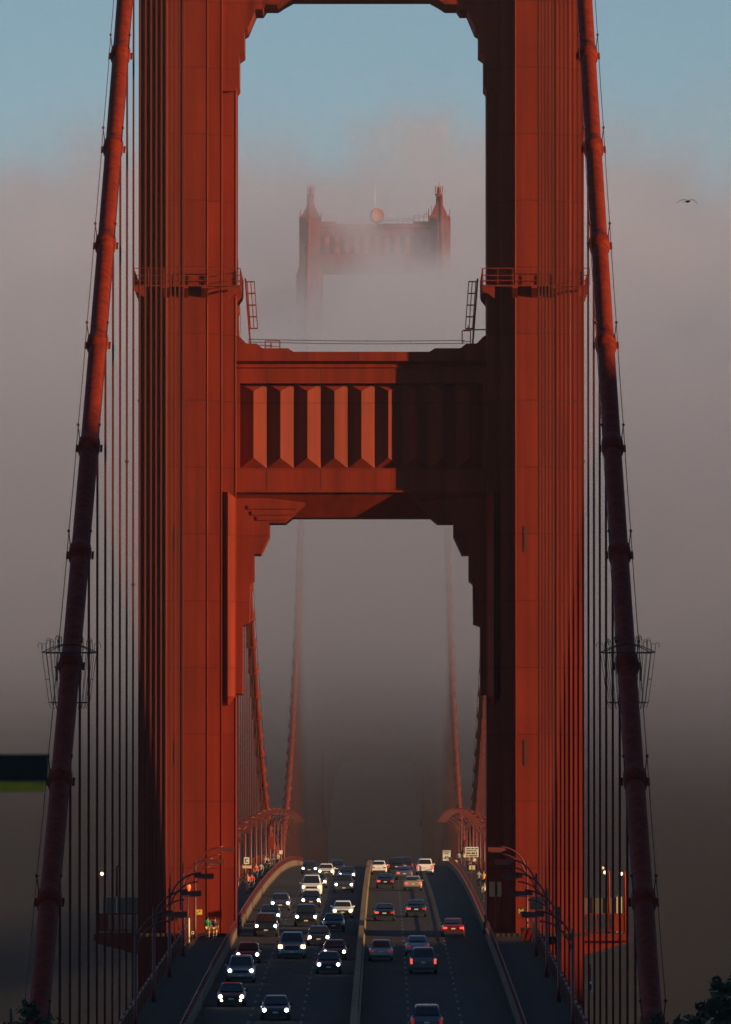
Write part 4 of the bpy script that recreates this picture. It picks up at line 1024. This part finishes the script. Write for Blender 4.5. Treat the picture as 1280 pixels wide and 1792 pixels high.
# ------------------------------------------------------------------ trees beside the anchorage
def tree(x, y, ztop, rad, label, seed, n=2600):
    rnd = random.Random(seed); zg = ground_z(x, y) - .3; H = ztop - zg
    root = thing('cypress_tree' if seed % 2 else 'scrub_tree', label, 'tree', (x, y, zg), 'dark trees beside the near end of the bridge', 0)
    tr = MB(); tr.tube([(0, 0, 0), (.15, .1, H * .3), (.1, -.1, H * .62), (.0, .05, H * .9)], [.38, .3, .19, .04], 9); limbs = []
    for i in range(9):
        a = rnd.uniform(0, 6.28); z0 = H * rnd.uniform(.3, .8); l = rad * rnd.uniform(.6, 1.0) * (1.15 - z0 / H)
        e = (math.cos(a) * l, math.sin(a) * l, z0 + l * .55); tr.tube([(0.1, 0, z0), (e[0] * .5, e[1] * .5, z0 + l * .2), e], [.13, .08, .02], 6); limbs.append(e)
    tr.build('trunk', M['bark'], root)
    lf = MB(); cl = [(rnd.gauss(0, rad * .42), rnd.gauss(0, rad * .42), H * rnd.uniform(.38, .93)) for _ in range(26)] + limbs
    for i in range(n):
        c = cl[rnd.randrange(len(cl))]; k = max(.35, 1.25 - c[2] / H) * rad * .42
        p = Vector((c[0] * (1.1 - .5 * c[2] / H) + rnd.gauss(0, k * .5), c[1] * (1.1 - .5 * c[2] / H) + rnd.gauss(0, k * .5), min(H, c[2] + rnd.gauss(0, k * .45))))
        u = Vector((rnd.gauss(0, 1), rnd.gauss(0, 1), rnd.gauss(0, .6))).normalized(); v = u.cross(Vector((rnd.gauss(0, 1), rnd.gauss(0, 1), rnd.gauss(0, 1)))).normalized(); s_ = rnd.uniform(.10, .24)
        lf.add([p - u * s_, p + v * s_ * .5, p + u * s_, p - v * s_ * .5], [(0, 1, 2, 3)])
    lf.build('crown', M['leaf'], root, fix=False)
for i, (xp, yp, D, rad, lab) in enumerate((
    (1262, 1684, 415, 2.3, 'tallest dark tree at the lower right corner of the picture'), (1230, 1712, 425, 1.7, 'dark tree left of the tallest one at the lower right'),
    (1290, 1690, 400, 2.2, 'dark tree cut by the right edge at the lower corner'), (1196, 1738, 428, 1.8, 'low dark bushy tree right of the right main cable foot'), (1168, 1745, 430, 1.5, 'low dark bushy tree under the right main cable'),
    (20, 1716, 420, 2.3, 'dark tree at the lower left corner of the picture'), (-6, 1722, 410, 2.2, 'dark tree cut by the left edge at the lower corner'), (58, 1742, 424, 1.6, 'low dark bushy tree at the foot of the left main cable'))):
    X, z = px(xp, yp, D); tree(X, D, z, rad, lab, 11 + i)
# ------------------------------------------------------------------ air: thin haze and the fog bank
def volume(name, x0, x1, y0, y1, z0, z1, build):
    m = bpy.data.materials.new(name); m.use_nodes = True; t = m.node_tree; t.nodes.clear()
    o = t.nodes.new('ShaderNodeOutputMaterial'); v = t.nodes.new('ShaderNodeVolumePrincipled'); t.links.new(v.outputs[0], o.inputs['Volume'])
    build(t, v); b = MB(); b.box(x0, x1, y0, y1, z0, z1); return tag(b.build(name, m), kind='stuff'), m
def haze(t, v):
    v.inputs['Color'].default_value = (.96, .90, .84, 1); v.inputs['Density'].default_value = 4e-5; v.inputs['Anisotropy'].default_value = 0.0
volume('haze', -7200, 7200, -2200, 12200, -81.5, 304, haze)
def fog(t, v):
    L = t.links.new; N = t.nodes.new
    v.inputs['Color'].default_value = (.95, .96, .99, 1); v.inputs['Anisotropy'].default_value = 0.6
    g = N('ShaderNodeNewGeometry'); s = N('ShaderNodeSeparateXYZ'); L(g.outputs['Position'], s.inputs[0])
    nz = N('ShaderNodeTexNoise'); nz.inputs['Scale'].default_value = 1 / 60; nz.inputs['Detail'].default_value = 5; nz.inputs['Roughness'].default_value = .6
    sc = N('ShaderNodeVectorMath'); sc.operation = 'MULTIPLY'; sc.inputs[1].default_value = (1.5, .09, 1.9); L(g.outputs['Position'], sc.inputs[0]); L(sc.outputs[0], nz.inputs['Vector'])
    def mth(op, a_, b_, c_=None):
        n = N('ShaderNodeMath'); n.operation = op
        for i, q in enumerate((a_, b_, c_)):
            if q is None: continue
            if isinstance(q, (int, float)): n.inputs[i].default_value = q
            else: L(q, n.inputs[i])
        return n.outputs[0]
    def ramp(val, pts, lo, hi):
        n = N('ShaderNodeMapRange'); n.inputs[1].default_value = lo; n.inputs[2].default_value = hi; L(val, n.inputs[0])
        c = N('ShaderNodeValToRGB'); L(n.outputs[0], c.inputs[0]); e = c.color_ramp.elements
        for i, (p, q) in enumerate(pts):
            k = e[0] if i == 0 else e[1] if i == len(pts) - 1 else None
            if k is None: continue
            k.position = (p - lo) / (hi - lo); k.color = (q, q, q, 1)
        for p, q in pts[1:-1]:
            k = e.new((p - lo) / (hi - lo)); k.color = (q, q, q, 1)
        return c.outputs[0]
    wob = mth('MULTIPLY_ADD', nz.outputs[0], 115.0, mth('SUBTRACT', s.outputs[2], 57.5))
    low = ramp(mth('MULTIPLY_ADD', nz.outputs[0], 10.0, mth('SUBTRACT', s.outputs[2], 5.0)), LOWP, 0, 300)
    far = ramp(s.outputs[1], [(1000, 0), (2075, 0), (2130, .15), (2400, .9), (3600, .9)], 1000, 3600)
    low = mth('MAXIMUM', low, far)
    yc = mth('MINIMUM', mth('MAXIMUM', s.outputs[1], 1300.0), 2800.0)
    zt = mth('MULTIPLY_ADD', mth('SUBTRACT', yc, 2056.0), -TILT, wob)
    top = ramp(zt, TOPP, 0, 300)
    side = mth('MAXIMUM', mth('SUBTRACT', s.outputs[0], 40.0), 0.0)
    ry = ramp(mth('MULTIPLY_ADD', side, .5, s.outputs[1]), YP, 1000, 3000)
    d = mth('MULTIPLY', mth('MULTIPLY', low, top), mth('MULTIPLY', ry, FOGD)); L(d, v.inputs['Density'])
FOGD = .034; TILT = .09
LOWP = [(0, .003), (60, .006), (78, .02), (88, .045), (96, .11), (104, .33), (118, 1), (300, 1)]
TOPP = [(0, 1), (198, 1), (206, .47), (213, .115), (222, .022), (238, 0), (300, 0)]
YP = [(1000, 0), (1300, 0), (1550, .04), (1780, .14), (1900, .5), (2000, 1), (3000, 1)]
fo, fm_ = volume('fog_bank', -800, 800, 700, 3600, -1, 300, fog)
